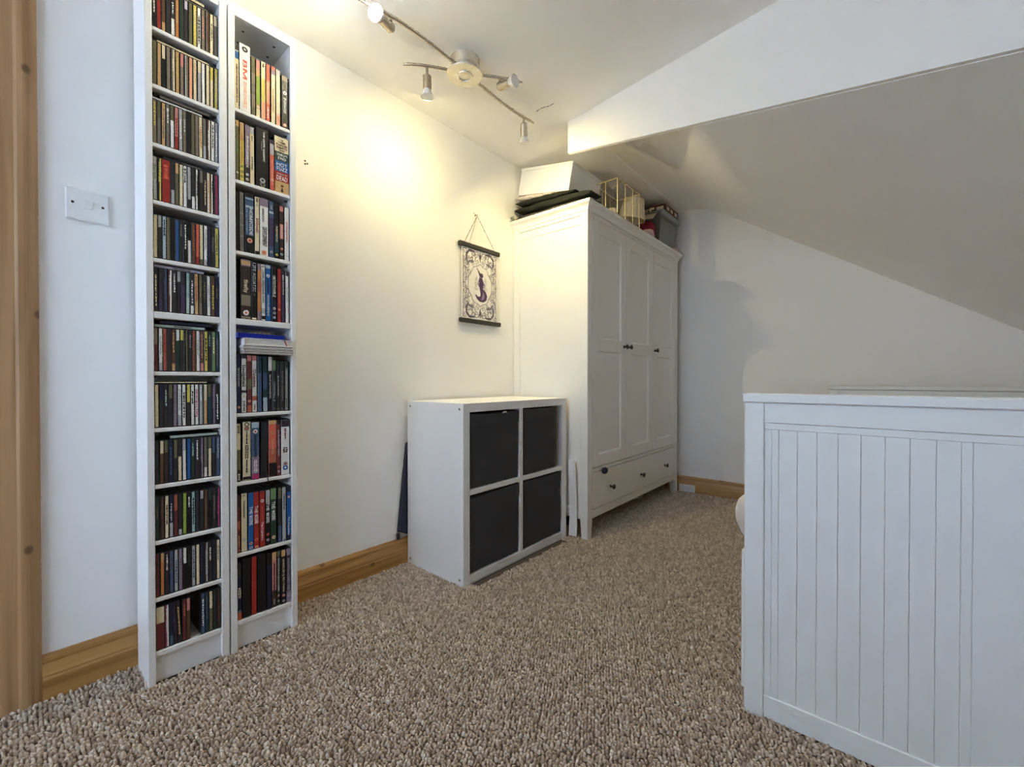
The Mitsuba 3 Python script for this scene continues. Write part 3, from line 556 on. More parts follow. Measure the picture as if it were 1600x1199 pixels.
def fbin(label, y0, y1, z0, z1, x1, sag, seed, skew=0.0):
    k = thing('fabric_bin', label, 'storage bin', 'dark fabric bins in the cube shelf')
    n, mz = 25, 25; V, F = [], []
    for face in range(1):
        Y = np.linspace(y0, y1, n); Z = np.linspace(z0, z1, mz)
        for a, y in enumerate(Y):
            for b, z in enumerate(Z):
                u, v = a / (n - 1), b / (mz - 1)
                puff = 0.006 * math.sin(math.pi * u) * math.sin(math.pi * min(1, v * 1.05)) + 0.006 * (float(meshkit.fbm(np.array([u * 3, v * 3, seed]), 2)) - 0.5)
                edge = min(u, 1 - u, v) * 12
                puff -= 0.005 * max(0, 1 - edge) ** 2
                zz = z - sag * math.sin(math.pi * u) * v ** 6 - skew * (1 - u) * v ** 6
                V.append([x1 + puff, y, zz])
    for a in range(n - 1):
        for b in range(mz - 1):
            i = a * mz + b; F += [[i, i + mz, i + mz + 1], [i, i + mz + 1, i + 1]]
    front = trimesh.Trimesh(V, F, process=False)
    xb = KX0 + 0.02
    V = np.array(V); Fr = V.reshape(n, mz, 3); rim = list(Fr[0, :]) + list(Fr[1:, -1]) + list(Fr[-1, ::-1][1:])
    rim = np.array(rim); back = rim.copy(); back[:, 0] = xb
    side = trimesh.Trimesh(np.vstack([rim, back]), [f for i in range(len(rim) - 1) for f in ([i, i + 1, len(rim) + i + 1], [i, len(rim) + i + 1, len(rim) + i])], process=False)
    put('body', P(cat(front, side), 'm_bin', 40), k)
    # folded hem along the top of the front
    Hm = Fr[:, int(mz * 0.80):].copy(); q = Hm.shape[1]; Hm[:, :, 0] += 0.0045; V2 = Hm.reshape(-1, 3); F2 = []
    for a in range(n - 1):
        for b in range(q - 1):
            i = a * q + b; F2 += [[i, i + q, i + q + 1], [i, i + q + 1, i + 1]]
    lip = Hm[:, 0].copy(); lip2 = lip.copy(); lip2[:, 0] -= 0.0045
    under = trimesh.Trimesh(np.vstack([lip, lip2]), [f for i in range(n - 1) for f in ([i, n + i + 1, i + 1], [i, n + i, n + i + 1])], process=False)
    put('hem', P(cat(trimesh.Trimesh(V2, F2, process=False), under), 'm_bin', 40), k)
    return k
cA, cB, cC, cD = KY0 + 0.0392, YM - 0.0145, YM + 0.0097, KY1 - 0.0395
b1 = fbin('dark grey fabric bin, upper left in the cube shelf, white tag at rim', cA, cB, 0.3995, 0.716, 0.397, 0.006, 1.0)
put('tag', P(tube([(0.398, 1.464, 0.708), (0.401, 1.470, 0.714), (0.401, 1.484, 0.714), (0.398, 1.490, 0.709)], 0.003, 8), 'm_white'), b1, 'white tag')
fbin('dark grey fabric bin, upper right in the cube shelf, gap beside it', cC, 1.886, 0.3995, 0.719, 0.398, 0.002, 2.0)
fbin('dark grey fabric bin, lower left in the cube shelf, slanting top', cA, cB, 0.0425, 0.370, 0.398, 0.001, 3.0, skew=0.012)
fbin('dark grey fabric bin, lower right in the cube shelf, full width', cC, cD, 0.0425, 0.368, 0.398, 0.003, 4.0)

# dark flat case wedged behind the shelving unit
fc = thing('flat_case', 'dark flat case wedged between wall and the cube shelving unit', 'case')
put('upper', P(hull([[0.003, 1.170, 0.155], [0.003, 1.25, 0.121], [0.018, 1.176, 0.16], [0.018, 1.25, 0.121], [0.003, 1.216, 0.56], [0.018, 1.218, 0.56], [0.003, 1.25, 0.58], [0.018, 1.25, 0.58]]), 'm_navycloth'), fc)
scene['m_navycloth'] = prin((0.02, 0.022, 0.04), 0.8)
put('corner_cap', P(box(0.003, 0.020, 1.164, 1.179, 0.121, 0.150, 0.004), 'm_blackcase'), fc, 'black corner cap')

# white strap of folded cloth standing between shelf and wardrobe
st = thing('folded_strap', 'white folded cloth strap hanging between cube shelf and wardrobe leg', 'strap')
V = []
zz = np.linspace(0.012, 0.425, 14)
def ribbon(x0, x1, y, amp, seed):
    g = [[x + 0.003 * math.sin(11 * z + seed), y + amp * math.sin(9 * z + seed + 30 * x), z] for z in zz for x in np.linspace(x0, x1, 7)]
    F = [f for i in range(13) for j in range(6) for f in ([i * 7 + j, i * 7 + j + 1, i * 7 + j + 8], [i * 7 + j, i * 7 + j + 8, i * 7 + j + 7])]
    a = np.array(g); b = a.copy(); b[:, 1] += 0.003
    return cat(trimesh.Trimesh(a, F, process=False), trimesh.Trimesh(b, [f[::-1] for f in F], process=False), hull(np.vstack([a[-7:], b[-7:]])), hull(np.vstack([a[6::7], b[6::7]])) if amp < 0.001 else hull(np.vstack([a[-7:], b[-7:]])))
put('band', P(cat(ribbon(0.411, 0.460, 1.990, 0.0022, 0)), 'm_white', 50), st)

# ------------------------------------------------------------------ wardrobe
wd = thing('wardrobe', 'tall white three-door wardrobe with drawer standing against the left wall', 'wardrobe')
X1, Y0, Y1 = 0.520, 2.003, 3.325
mw = 'm_wardrobe'
def leg(x0, x1, y0, y1, sx, sy):
    """upright corner post tapering below the rails on the inner sides"""
    top = [[x, y, z] for x in (x0, x1) for y in (y0, y1) for z in (0.11, 1.765)]
    ix0, ix1 = (x0 + 0.010 * (sx > 0), x1 - 0.010 * (sx < 0)); iy0, iy1 = (y0 + 0.014 * (sy > 0), y1 - 0.014 * (sy < 0))
    foot = [[x, y, z] for x in (ix0, ix1) for y in (iy0, iy1) for z in (0.0, 0.0)]
    return cat(box(x0, x1, y0, y1, 0.105, 1.765, 0.002), hull([q for q in top if q[2] < 0.2] + foot))
for (x0, x1, sx) in ((0.003, 0.050, -1), (X1 - 0.045, X1, 1)):
    for (y0, y1, sy) in ((Y0, Y0 + 0.052, -1), (Y1 - 0.052, Y1, 1)): put('leg', P(leg(x0, x1, y0, y1, sx, sy), mw), wd)
for yy, s in ((Y0, 1), (Y1, -1)):
    a = lambda d, e: sorted((yy + s * d, yy + s * e))
    put('side_panel', P(cat(box(0.05, X1 - 0.045, *a(0.007, 0.016), 0.12, 1.75), box(0.05, X1 - 0.045, *a(0.0, 0.02), 0.108, 0.165, 0.003), box(0.05, X1 - 0.045, *a(0.0, 0.02), 1.742, 1.765, 0.001), box(0.05, X1 - 0.045, *a(0.003, 0.02), 1.695, 1.737, 0.0015)), mw), wd)
put('carcass', P(cat(box(0.004, 0.012, Y0 + 0.05, Y1 - 0.05, 0.12, 1.75), box(0.01, X1 - 0.03, Y0 + 0.02, Y1 - 0.02, 0.120, 0.135), box(0.01, X1 - 0.02, Y0 + 0.02, Y1 - 0.02, 1.755, 1.77), box(0.01, X1 - 0.03, Y0 + 0.05, Y1 - 0.05, 0.36, 0.374), box(X1 - 0.028, X1 - 0.004, Y0 + 0.05, Y1 - 0.05, 0.106, 0.151, 0.001), box(X1 - 0.028, X1 - 0.001, Y0 + 0.05, Y1 - 0.05, 0.3570, 0.3765, 0.001), box(X1 - 0.028, X1 - 0.002, Y0 + 0.05, Y1 - 0.05, 1.738, 1.765, 0.001)), mw), wd)
# crown moulding around three sides
def crown():
    prof = [(0.0, 1.762), (0.004, 1.762), (0.006, 1.775), (0.012, 1.786), (0.021, 1.793), (0.026, 1.797), (0.027, 1.812), (0.0, 1.812)]
    V, F = [], []
    n = len(prof)
    for d, z in prof:
        V += [[0.002, Y0 - d, z], [X1 + d, Y0 - d, z], [X1 + d, Y1 + d, z], [0.002, Y1 + d, z]]
    for i in range(n - 1):
        for k in range(3):
            a, b, c, d_ = 4 * i + k, 4 * i + k + 1, 4 * i + 5 + k, 4 * i + 4 + k
            F += [[a, b, c], [a, c, d_]]
    return cat(trimesh.Trimesh(V, F, process=False), box(0.002, X1, Y0, Y1, 1.800, 1.8115))
put('crown', P(crown(), mw), wd)
def knob(parent, x, y, z, s=1.0, name='knob'):
    put(name, P(lathe([(0, -0.001), (0.009 * s, -0.001), (0.0085 * s, 0.002), (0.005 * s, 0.005), (0.0045 * s, 0.013), (0.007 * s, 0.016), (0.013 * s, 0.019), (0.0145 * s, 0.023), (0.012 * s, 0.0265), (0.0, 0.0285)], 18, (1, 0, 0), (x, y, z)), 'm_bronze', 35), parent, 'dark bronze knob')
ZD0, ZD1 = 0.3805, 1.735
for (y0, y1, p0, p1, ky, lab) in ((2.0575, 2.4545, 2.122, 2.392, 2.428, 'left'), (2.4582, 2.8572, 2.527, 2.792, 2.486, 'middle'), (2.8610, 3.2695, 2.928, 3.197, 2.892, 'right')):
    d = put('door', P(cat(box(X1 - 0.018, X1, y0, p0, ZD0, ZD1, 0.0012), box(X1 - 0.018, X1, p1, y1, ZD0, ZD1, 0.0012), box(X1 - 0.018, X1, p0, p1, ZD0, 0.446, 0.0), box(X1 - 0.018, X1, p0, p1, 1.022, 1.088, 0.0), box(X1 - 0.018, X1, p0, p1, 1.668, ZD1, 0.0)), mw), wd)
    for (za, zb) in ((0.440, 1.03), (1.08, 1.675)):
        put('panel', P(box(X1 - 0.016, X1 - 0.009, p0 - 0.004, p1 + 0.004, za, zb), mw), d)
        a, b_ = (0.446, 1.022) if za < 0.5 else (1.088, 1.668)
        w_ = 0.008
        bev = [hull([[X1 - 0.001, yy, a], [X1 - 0.001, yy, b_], [X1 - 0.009, yy, a], [X1 - 0.009, yy, b_], [X1 - 0.009, yy + s * w_, a + w_], [X1 - 0.009, yy + s * w_, b_ - w_]]) for yy, s in ((p0, 1), (p1, -1))] + [hull([[X1 - 0.001, p0, zz_], [X1 - 0.001, p1, zz_], [X1 - 0.009, p0, zz_], [X1 - 0.009, p1, zz_], [X1 - 0.009, p0 + w_, zz_ + s * w_], [X1 - 0.009, p1 - w_, zz_ + s * w_]]) for zz_, s in ((a, 1), (b_, -1))]
        put('moulding', P(cat(*bev), mw), d)
    knob(d, X1, ky, 1.060)
dw = put('drawer', P(box(X1 - 0.020, X1, 2.0575, 3.2695, 0.1545, 0.3530, 0.0012), mw), wd)
for y in (2.262, 2.672, 3.073): knob(dw, X1, y, 0.246)
sc_ = thing('cloth_scrap', 'small black cloth tip caught in the wardrobe drawer top', 'cloth scrap')
m = trimesh.creation.icosphere(3, 1.0); v = m.vertices; v *= np.array([0.014, 0.024, 0.018]) * (0.75 + 0.5 * meshkit.fbm(v * 2.2, 3, 2))[:, None]; m.vertices = v + [X1 + 0.010, 2.175, 0.352]
put('tip', P(m, 'm_navycloth', True), sc_)
cb = thing('cable', 'white cable lying on the carpet under the wardrobe', 'cable')
put('cord', P(tube([(0.30, 2.95, 0.012), (0.36, 2.9, 0.014), (0.40, 2.95, 0.014), (0.36, 3.05, 0.02), (0.30, 3.12, 0.012), (0.32, 3.25, 0.012)], 0.004, 6), 'm_white'), cb)

# ------------------------------------------------------------------ things on top of the wardrobe
ZT = 1.812
def cushion(nx, ny, fn):
    """closed folded-cloth slab from fn(u, v) -> (x, y, z_low, z_high)"""
    A, B = [], []
    for i in range(nx):
        for j in range(ny):
            x, y, a, b = fn(i / (nx - 1), j / (ny - 1)); A.append([x, y, b]); B.append([x, y, a])
    F = []
    for i in range(nx - 1):
        for j in range(ny - 1):
            k = i * ny + j; F += [[k, k + ny, k + ny + 1], [k, k + ny + 1, k + 1]]
    n = nx * ny; G = [[n + a, n + c, n + b] for a, b, c in F]
    ring = [i * ny for i in range(nx)] + [(nx - 1) * ny + j for j in range(1, ny)] + [i * ny + ny - 1 for i in range(nx - 2, -1, -1)] + [j for j in range(ny - 2, 0, -1)]
    S = [f for q in range(len(ring)) for f in ([ring[q], n + ring[q], n + ring[(q + 1) % len(ring)]], [ring[q], n + ring[(q + 1) % len(ring)], ring[(q + 1) % len(ring)]])]
    return trimesh.Trimesh(A + B, F + G + S, process=False)
def fold(x0, x1, y0, y1, zl, zr, tl, tr, seed, wr=0.012):
    def f(u, v):
        e = (max(0.0, 1 - (2 * abs(u - .5)) ** 4) * max(0.0, 1 - (2 * abs(v - .5)) ** 6)) ** 0.5
        nz = float(meshkit.fbm(np.array([u * 5 + seed, v * 7 + 3 * u, seed]), 3)) - 0.5
        t = (tl * (1 - u) + tr * u); mid = zl * (1 - u) + zr * u + 0.5 * t
        w = 0.004 * math.sin(30 * v + 8 * u + seed)
        return (x0 + (x1 - x0) * u + 0.012 * nz, y0 + (y1 - (0.19 if x1 > 0.5 else 0.06) * u - y0) * v + 0.03 * nz * (1 - v) - 0.012 * e * (1 - v), mid - t * (0.06 + 0.44 * e) + (wr * nz * 0.4 if seed > 1.5 else 0) * e, mid + t * (0.06 + 0.44 * e) + wr * nz + w * e)
    return cushion(34, 26, f)
scene['m_darkcloth'] = prin((0.018, 0.021, 0.017), 0.85, sheen=0.4, specular=0.2)
scene['m_greycloth'] = prin((0.060, 0.058, 0.052), 0.85, sheen=0.4, specular=0.2)
scene['m_pinkcloth'] = prin((0.60, 0.53, 0.47), 0.85, sheen=0.3)
scene['m_sagecloth'] = prin((0.33, 0.36, 0.30), 0.85, sheen=0.3)
k = put('folded_garment', P(fold(0.012, 0.540, 2.020, 2.30, ZT + 0.001, ZT + 0.001, 0.044, 0.024, 1.0, 0.005), 'm_greycloth', True)); tag(k, 'charcoal folded garment lying lowest on the wardrobe top', 'clothes')
k = put('folded_garment', P(fold(0.012, 0.538, 2.006, 2.30, ZT + 0.049, ZT + 0.029, 0.042, 0.034, 2.0, 0.005), 'm_darkcloth', True)); tag(k, 'dark green-black folded garment in the pile on the wardrobe top', 'clothes')
k = put('folded_garment', P(fold(0.014, 0.44, 2.010, 2.30, ZT + 0.095, ZT + 0.069, 0.038, 0.026, 3.0, 0.005), 'm_darkcloth', True)); tag(k, 'upper dark folded garment just below the pale cloth on the wardrobe', 'clothes')
k = put('folded_cloth', P(fold(0.016, 0.29, 2.012, 2.30, ZT + 0.130, ZT + 0.096, 0.034, 0.020, 4.0, 0.004), 'm_pinkcloth', True)); tag(k, 'pale pinkish folded cloth under the white storage box', 'cloth')
k = put('folded_cloth', P(fold(0.000, 0.040, 1.985, 2.014, ZT, ZT, 0.030, 0.02, 5.0, 0.004), 'm_sagecloth', True)); tag(k, 'sage green cloth corner at wall end of wardrobe top', 'cloth')
wb = thing('storage_box', 'plain white storage box tilted on folded clothes on the wardrobe', 'box')
to = T().translate([0.012, 2.035, 1.986]).rotate([0, 1, 0], 11.0)
put('body', {**P(box(0, 0.372, 0, 0.32, 0, 0.140, 0.003), 'm_white'), 'to_world': to}, wb)
put('lid', {**P(box(-0.002, 0.374, -0.002, 0.322, 0.140, 0.158, 0.003), 'm_white'), 'to_world': to}, wb)
# brass and glass lantern
ln = thing('lantern', 'gold-framed clear glass lantern box on the wardrobe front edge', 'lantern')
lx0, lx1, ly0, ly1, lz0, lz1 = 0.385, 0.538, 2.305, 2.60, ZT + 0.001, 2.030
bars = []
for x in (lx0, lx1):
    for z in (lz0, lz1): bars.append(box(x - 0.0028, x + 0.0028, ly0, ly1, z - 0.0028 + (0.003 if z == lz0 else 0), z + 0.0028, 0.0008))
    for y in (ly0, ly0 + 0.10, ly0 + 0.20, ly1): bars.append(box(x - 0.0024, x + 0.0024, y - 0.0024, y + 0.0024, lz0, lz1, 0.0008))
for y in (ly0, ly1):
    for z in (lz0, lz1): bars.append(box(lx0, lx1, y - 0.0028, y + 0.0028, z - 0.0028 + (0.003 if z == lz0 else 0), z + 0.0028, 0.0008))
bars.append(box((lx0 + lx1) / 2 - 0.0022, (lx0 + lx1) / 2 + 0.0022, ly0 - 0.0022, ly0 + 0.0022, lz0, lz1, 0.0006))
put('frame', P(cat(*bars), 'm_brass'), ln)
put('handle', P(tube([((lx0 + lx1) / 2 + 0.02 * math.cos(a), ly0 + 0.12, lz1 + 0.012 * math.sin(a) + 0.002) for a in np.linspace(0, math.pi, 10)], 0.0016, 6), 'm_brass'), ln)
def pane(a, b, c, d): return trimesh.Trimesh([a, b, c, d], [[0, 1, 2], [0, 2, 3]], process=False)
put('pane', P(pane([lx0, ly0, lz0], [lx1, ly0, lz0], [lx1, ly0, lz1], [lx0, ly0, lz1]), 'm_pane'), ln, 'glass pane')
put('pane', P(pane([lx1, ly0, lz0], [lx1, ly1, lz0], [lx1, ly1, lz1], [lx1, ly0, lz1]), 'm_pane'), ln, 'glass pane')
put('pane', P(pane([lx0, ly1, lz0], [lx1, ly1, lz0], [lx1, ly1, lz1], [lx0, ly1, lz1]), 'm_pane'), ln, 'glass pane')
cn = thing('candle', 'cream pillar candle standing inside the gold-framed lantern', 'candle')
put('wax', P(lathe([(0, 0), (0.030, 0), (0.032, 0.004), (0.032, 0.074), (0.029, 0.078), (0.020, 0.074), (0, 0.073)], 24, None, (0.452, 2.40, ZT + 0.008)), 'm_cream', 35), cn)
put('wick', P(tube([(0.452, 2.40, ZT + 0.080), (0.453, 2.401, ZT + 0.094)], 0.0012, 6), 'm_blackcase'), cn, 'black wick')
scene['m_cream'] = prin((0.70, 0.62, 0.47), 0.6)
ls = thing('table_lamp', 'small table lamp with cream shade behind the lantern on the wardrobe', 'lamp')
put('shade', P(cat(lathe([(0.094, 0), (0.066, 0.135)], 28), lathe([(0.092, 0), (0.0645, 0.135)], 28), lathe([(0.094, 0), (0.092, 0)], 28), lathe([(0.066, 0.135), (0.0645, 0.135)], 28)).apply_transform(trimesh.transformations.rotation_matrix(0.18, [0, 1, 0])).apply_translation([0.425, 2.715, 1.925]), 'm_cream', 35), ls)
put('stem', P(lathe([(0, 0), (0.05, 0), (0.05, 0.012), (0.014, 0.022), (0.010, 0.05), (0.018, 0.075), (0.009, 0.10), (0.009, 0.16), (0, 0.16)], 20, None, (0.425, 2.715, ZT)), 'm_brass', 35), ls)
# smoky plastic tub with cloth in it
tb = thing('storage_tub', 'smoky plastic storage tub at the far end of the wardrobe top', 'storage tub')
tx0, tx1, ty0, ty1, tz1 = 0.17, 0.505, 3.035, 3.340, 2.062
def frus(x0, x1, y0, y1, z0, x2, x3, y2, y3, z1):
    a = [[x0, y0, z0], [x1, y0, z0], [x1, y1, z0], [x0, y1, z0], [x2, y2, z1], [x3, y2, z1], [x3, y3, z1], [x2, y3, z1]]
    return trimesh.Trimesh(a, [[0, 1, 5], [0, 5, 4], [1, 2, 6], [1, 6, 5], [2, 3, 7], [2, 7, 6], [3, 0, 4], [3, 4, 7], [0, 2, 1], [0, 3, 2]], process=False)
put('body', P(frus(tx0 + 0.02, tx1 - 0.025, ty0 + 0.02, ty1 - 0.01, ZT + 0.001, tx0, tx1, ty0, ty1, tz1), 'm_tub'), tb)
put('rim', P(cat(box(tx0 - 0.01, tx1 + 0.022, ty0 - 0.014, ty0 + 0.002, tz1 - 0.002, tz1 + 0.010, 0.003), box(tx1 - 0.002, tx1 + 0.022, ty0 - 0.01, ty1 + 0.004, tz1 - 0.028, tz1 + 0.010, 0.003), box(tx0 - 0.01, tx1 + 0.01, ty1 - 0.002, ty1 + 0.006, tz1, tz1 + 0.01, 0.002), box(tx0 - 0.012, tx0 + 0.002, ty0, ty1, tz1, tz1 + 0.01, 0.002)), 'm_tubrim'), tb)
scene['m_tubrim'] = prin((0.26, 0.28, 0.27), 0.35)
scene['m_redcloth'] = prin(srgb(128, 26, 48), 0.85)
scene['m_mosscloth'] = prin((0.055, 0.055, 0.035), 0.9)
scene['m_blush'] = prin((0.52, 0.38, 0.36), 0.85)
def lump(c, r, seed, n=3):
    m = trimesh.creation.icosphere(n, 1.0); v = m.vertices; v = v * (0.72 + 0.6 * meshkit.fbm(v * 1.8 + seed, 3, int(seed)))[:, None] * np.array(r) + np.array(c); m.vertices = v; return m
k = put('bundled_cloth', P(lump((0.32, 3.19, 1.925), (0.115, 0.095, 0.09), 3), 'm_mosscloth', True)); tag(k, 'dark moss green cloth bundle inside the smoky plastic tub', 'cloth')
k = put('bundled_cloth', P(lump((0.42, 2.955, 1.905), (0.070, 0.055, 0.080), 5), 'm_redcloth', True)); tag(k, 'crimson cloth bundle between lampshade and plastic tub', 'cloth')
k = put('bundled_cloth', P(lump((0.475, 2.850, 1.850), (0.055, 0.045, 0.038), 8), 'm_blush', True)); tag(k, 'blush pink cloth at wardrobe edge beside the lantern', 'cloth')
k = put('bundled_cloth', P(lump((0.5265, 3.255, 1.824), (0.017, 0.05, 0.020), 12), 'm_blush', True)); tag(k, 'small pink cloth at foot of the plastic tub', 'cloth')
gb = thing('game_box', 'flat brown box with white print lying on the plastic tub', 'box')
m = M(); m.add(box(0.235, 0.525, 3.06, 3.32, tz1 + 0.0105, tz1 + 0.062, 0.002), srgb(70, 34, 24)); put('body', m.shape('m_print'), gb)
m = M()
for (a, b, z0, z1) in ((0.25, 0.285, .018, .042), (0.30, 0.33, .026, .050), (0.335, 0.375, .034, .052), (0.34, 0.352, .018, .034), (0.39, 0.442, .022, .046)): m.add(box(a + 0.07, b + 0.07, 3.0593, 3.0605, tz1 + z0, tz1 + z1), srgb(205, 190, 175))
for y in (3.09, 3.16, 3.24): m.add(box(0.5245, 0.5257, y, y + 0.045, tz1 + .022, tz1 + .046), srgb(205, 190, 175))
put('print', m.shape('m_print'), gb, 'white printed patches')
fl = thing('loose_lid', 'thin pale lid propped from lampshade to plastic tub', 'lid')
put('sheet', P(hull([[0.34, 2.86, 1.982], [0.50, 2.90, 1.972], [0.34, 2.86, 1.985], [0.50, 2.90, 1.975], [0.24, 3.016, 2.060], [0.48, 3.016, 2.050], [0.24, 3.016, 2.063], [0.48, 3.016, 2.053]]), 'm_cream'), fl)

# ------------------------------------------------------------------ hanging scroll
sc = thing('wall_scroll', 'hanging paper scroll with purple mermaid print between two black rods', 'wall hanging')
PY0, PY1, PZ0, PZ1, PX = 1.566, 1.846, 1.186, 1.578, 0.0135
put('paper', P(box(PX, PX + 0.0008, PY0, PY1, PZ0 - 0.005, PZ1 + 0.005), 'm_paper'), sc)
scene['m_paper'] = prin((0.80, 0.77, 0.74), 0.7, specular=0.2)
scene['m_rod'] = prin((0.012, 0.011, 0.010), 0.4)
put('top_rod', P(box(0.004, 0.026, 1.546, 1.860, 1.572, 1.596, 0.004), 'm_rod'), sc, 'black upper rod')
put('bottom_rod', P(box(0.004, 0.026, 1.552, 1.868, 1.168, 1.191, 0.004), 'm_rod'), sc, 'black lower rod')
ap = (0.012, 1.686, 1.762)
put('cord', P(cat(tube([(0.016, 1.585, 1.594), ap], 0.0011, 6), tube([(0.010, 1.625, 1.594), ap], 0.0009, 6), tube([(0.016, 1.822, 1.594), ap], 0.0011, 6)), 'm_cord'), sc, 'thin brown cord')
scene['m_cord'] = prin((0.09, 0.06, 0.035), 0.8)
put('nail', P(tube([(0, 1.686, 1.768), (0.016, 1.686, 1.766), (0.018, 1.686, 1.770)], 0.0016, 6), 'm_steelcap'), sc)
def spiral(cx, cy, r, turns, a0, sgn=1, n=40):
    t = np.linspace(0, 1, n); a = a0 + sgn * turns * 2 * math.pi * t; q = r * (1 - 0.85 * t)
    return np.stack([cx + q * np.cos(a), cy + q * np.sin(a)], 1)
W2, H2 = (PY1 - PY0) / 2, (PZ1 - PZ0) / 2
lines, thick = [], []
for (cx, cy, r, tn, a0, sg) in ((0.078, 0.150, 0.045, 1.6, 2.4, 1), (0.100, 0.100, 0.026, 1.4, 1.0, -1), (0.030, 0.160, 0.024, 1.4, 3.6, -1), (0.110, 0.045, 0.022, 1.5, 2.0, 1), (0.115, 0.168, 0.018, 1.3, 0.0, 1), (0.088, 0.062, 0.016, 1.3, 4.0, -1), (0.122, 0.008, 0.016, 1.2, 1.5, 1), (0.020, 0.125, 0.014, 1.2, 5.0, 1), (0.052, 0.112, 0.015, 1.2, 2.0, -1), (0.122, 0.125, 0.014, 1.3, 1.0, 1), (0.050, 0.168, 0.018, 1.2, 0.5, -1), (0.064, 0.135, 0.016, 1.3, 4.4, 1), (0.100, 0.075, 0.013, 1.2, 3.0, 1), (0.118, 0.085, 0.012, 1.2, 5.2, -1), (0.104, 0.022, 0.012, 1.2, 2.6, -1), (0.096, 0.135, 0.013, 1.2, 0.2, 1), (0.012, 0.170, 0.010, 1.1, 3, 1)):
    lines.append(spiral(cx, cy, r, tn, a0, sg))
for pts in ([(0.0, 0.118), (0.02, 0.104), (0.045, 0.098), (0.060, 0.085), (0.062, 0.070), (0.078, 0.055), (0.090, 0.030), (0.092, 0.0)], [(0.045, 0.180), (0.075, 0.185), (0.105, 0.150), (0.115, 0.10)], [(0.0, 0.180), (0.006, 0.15), (0.0, 0.13)], [(0.128, 0.185), (0.128, 0.0)], [(0.102, 0.03), (0.112, 0.06), (0.104, 0.085)]):
    lines.append(np.array(pts))
for pts, w in (([(0.050, 0.178), (0.085, 0.178), (0.106, 0.150), (0.100, 0.115)], 0.010), ([(0.060, 0.125), (0.085, 0.120), (0.098, 0.098)], 0.008), ([(0.0, 0.165), (0.003, 0.145)], 0.006)): thick.append(LineString(pts).buffer(w / 2))
geo = []
for L in lines:
    for sx in (-1, 1):
        for sz in (-1, 1): geo.append(affinity.translate(affinity.scale(LineString(L).buffer(0.0016, quad_segs=2), sx, sz, origin=(0, 0)), (PY0 + PY1) / 2, (PZ0 + PZ1) / 2))
for g in thick:
    for sx in (-1, 1):
        for sz in (-1, 1): geo.append(affinity.translate(affinity.scale(g, sx, sz, origin=(0, 0)), (PY0 + PY1) / 2, (PZ0 + PZ1) / 2))
from shapely.geometry import box as sbox
orn = union_all(geo).intersection(sbox(PY0 + 0.003, PZ0 + 0.002, PY1 - 0.003, PZ1 - 0.002)).simplify(0.0003)
mm = M(); mm.add(extrude_x(orn, PX + 0.0007, PX + 0.0011), srgb(92, 84, 100)); put('ornament', mm.shape('m_matte'), sc, 'grey scrollwork print')
def sm(pts, w): return LineString(pts).buffer(w)
o = ((PY0 + PY1) / 2, (PZ0 + PZ1) / 2)
fig = affinity.scale(union_all([Polygon([(-0.002, 0.040), (0.014, 0.038), (0.020, 0.010), (0.016, -0.016), (0.034, -0.032), (0.043, -0.052), (0.038, -0.074), (0.018, -0.088), (-0.002, -0.086), (-0.018, -0.072), (-0.026, -0.056), (-0.012, -0.066), (0.002, -0.064), (0.008, -0.050), (0.004, -0.030), (-0.002, -0.008)]).buffer(0.003), Point(0.008, 0.056).buffer(0.013), Polygon([(-0.006, 0.062), (0.002, 0.066), (-0.020, 0.094)]).buffer(0.001), sm([(-0.004, 0.032), (-0.012, 0.012), (-0.006, -0.004)], 0.002), sm([(0.020, 0.02), (0.030, 0.006), (0.024, -0.01)], 0.002)]), 1.25, 1.0, origin=(0.008, 0))
lite = union_all([Polygon([(0.022, -0.034), (0.034, -0.052), (0.026, -0.072), (0.008, -0.078), (0.018, -0.056)]).buffer(0.002)])
weed = union_all([sm(spiral(s * 0.036 + 0.004, 0.02 + q, 0.012, 1.1, 1 + q * 40, s), 0.0016) for s in (-1, 1) for q in (-0.012, 0.012, -0.035)])
mm = M()
mm.add(extrude_x(affinity.translate(fig, *o), PX + 0.0007, PX + 0.0012), srgb(78, 62, 96)); mm.add(extrude_x(affinity.translate(lite, *o), PX + 0.0010, PX + 0.0014), srgb(140, 122, 152)); mm.add(extrude_x(affinity.translate(weed, *o), PX + 0.0007, PX + 0.0012), srgb(140, 130, 140))
put('figure', mm.shape('m_matte'), sc, 'purple mermaid figure')

# ------------------------------------------------------------------ ceiling spotlight
AZ = 2.108
sp = thing('ceiling_spotlight', 'brushed steel four-arm spotlight bar on the ceiling, one bulb glaring', 'ceiling light')
CY, CX = 1.222, 0.408
put('canopy', P(lathe([(0, 0), (0.060, 0), (0.058, 0.035), (0.050, 0.042), (0.012, 0.042)], 32, (0, 0, -1), (CX, CY, H)), 'm_brushed', 35), sp)
put('disc', P(lathe([(0.030, -0.003), (0.071, -0.003), (0.074, 0.0), (0.071, 0.004), (0.034, 0.006), (0.032, 0.010), (0.024, 0.012), (0.022, 0.007), (0.010, 0.009), (0, 0.009)], 36, (0, 0, -1), (CX, CY, AZ - 0.002)), 'm_brushed', 35), sp)
def curve(pts, n=24):
    from scipy.interpolate import CubicSpline
    pts = np.array(pts, float); t = np.linspace(0, 1, len(pts)); return CubicSpline(t, pts)(np.linspace(0, 1, n))
long_ = curve([(0.395, 0.755, AZ + 0.004), (0.424, 0.98, AZ + 0.006), (CX + 0.005, CY, AZ + 0.006), (0.397, 1.45, AZ + 0.006), (0.415, 1.675, AZ + 0.002)], 30)
short = curve([(0.262, 1.025, AZ), (0.335, 1.115, AZ + 0.006), (CX, CY, AZ + 0.006), (0.480, 1.315, AZ + 0.006), (0.556, 1.412, AZ)], 24)
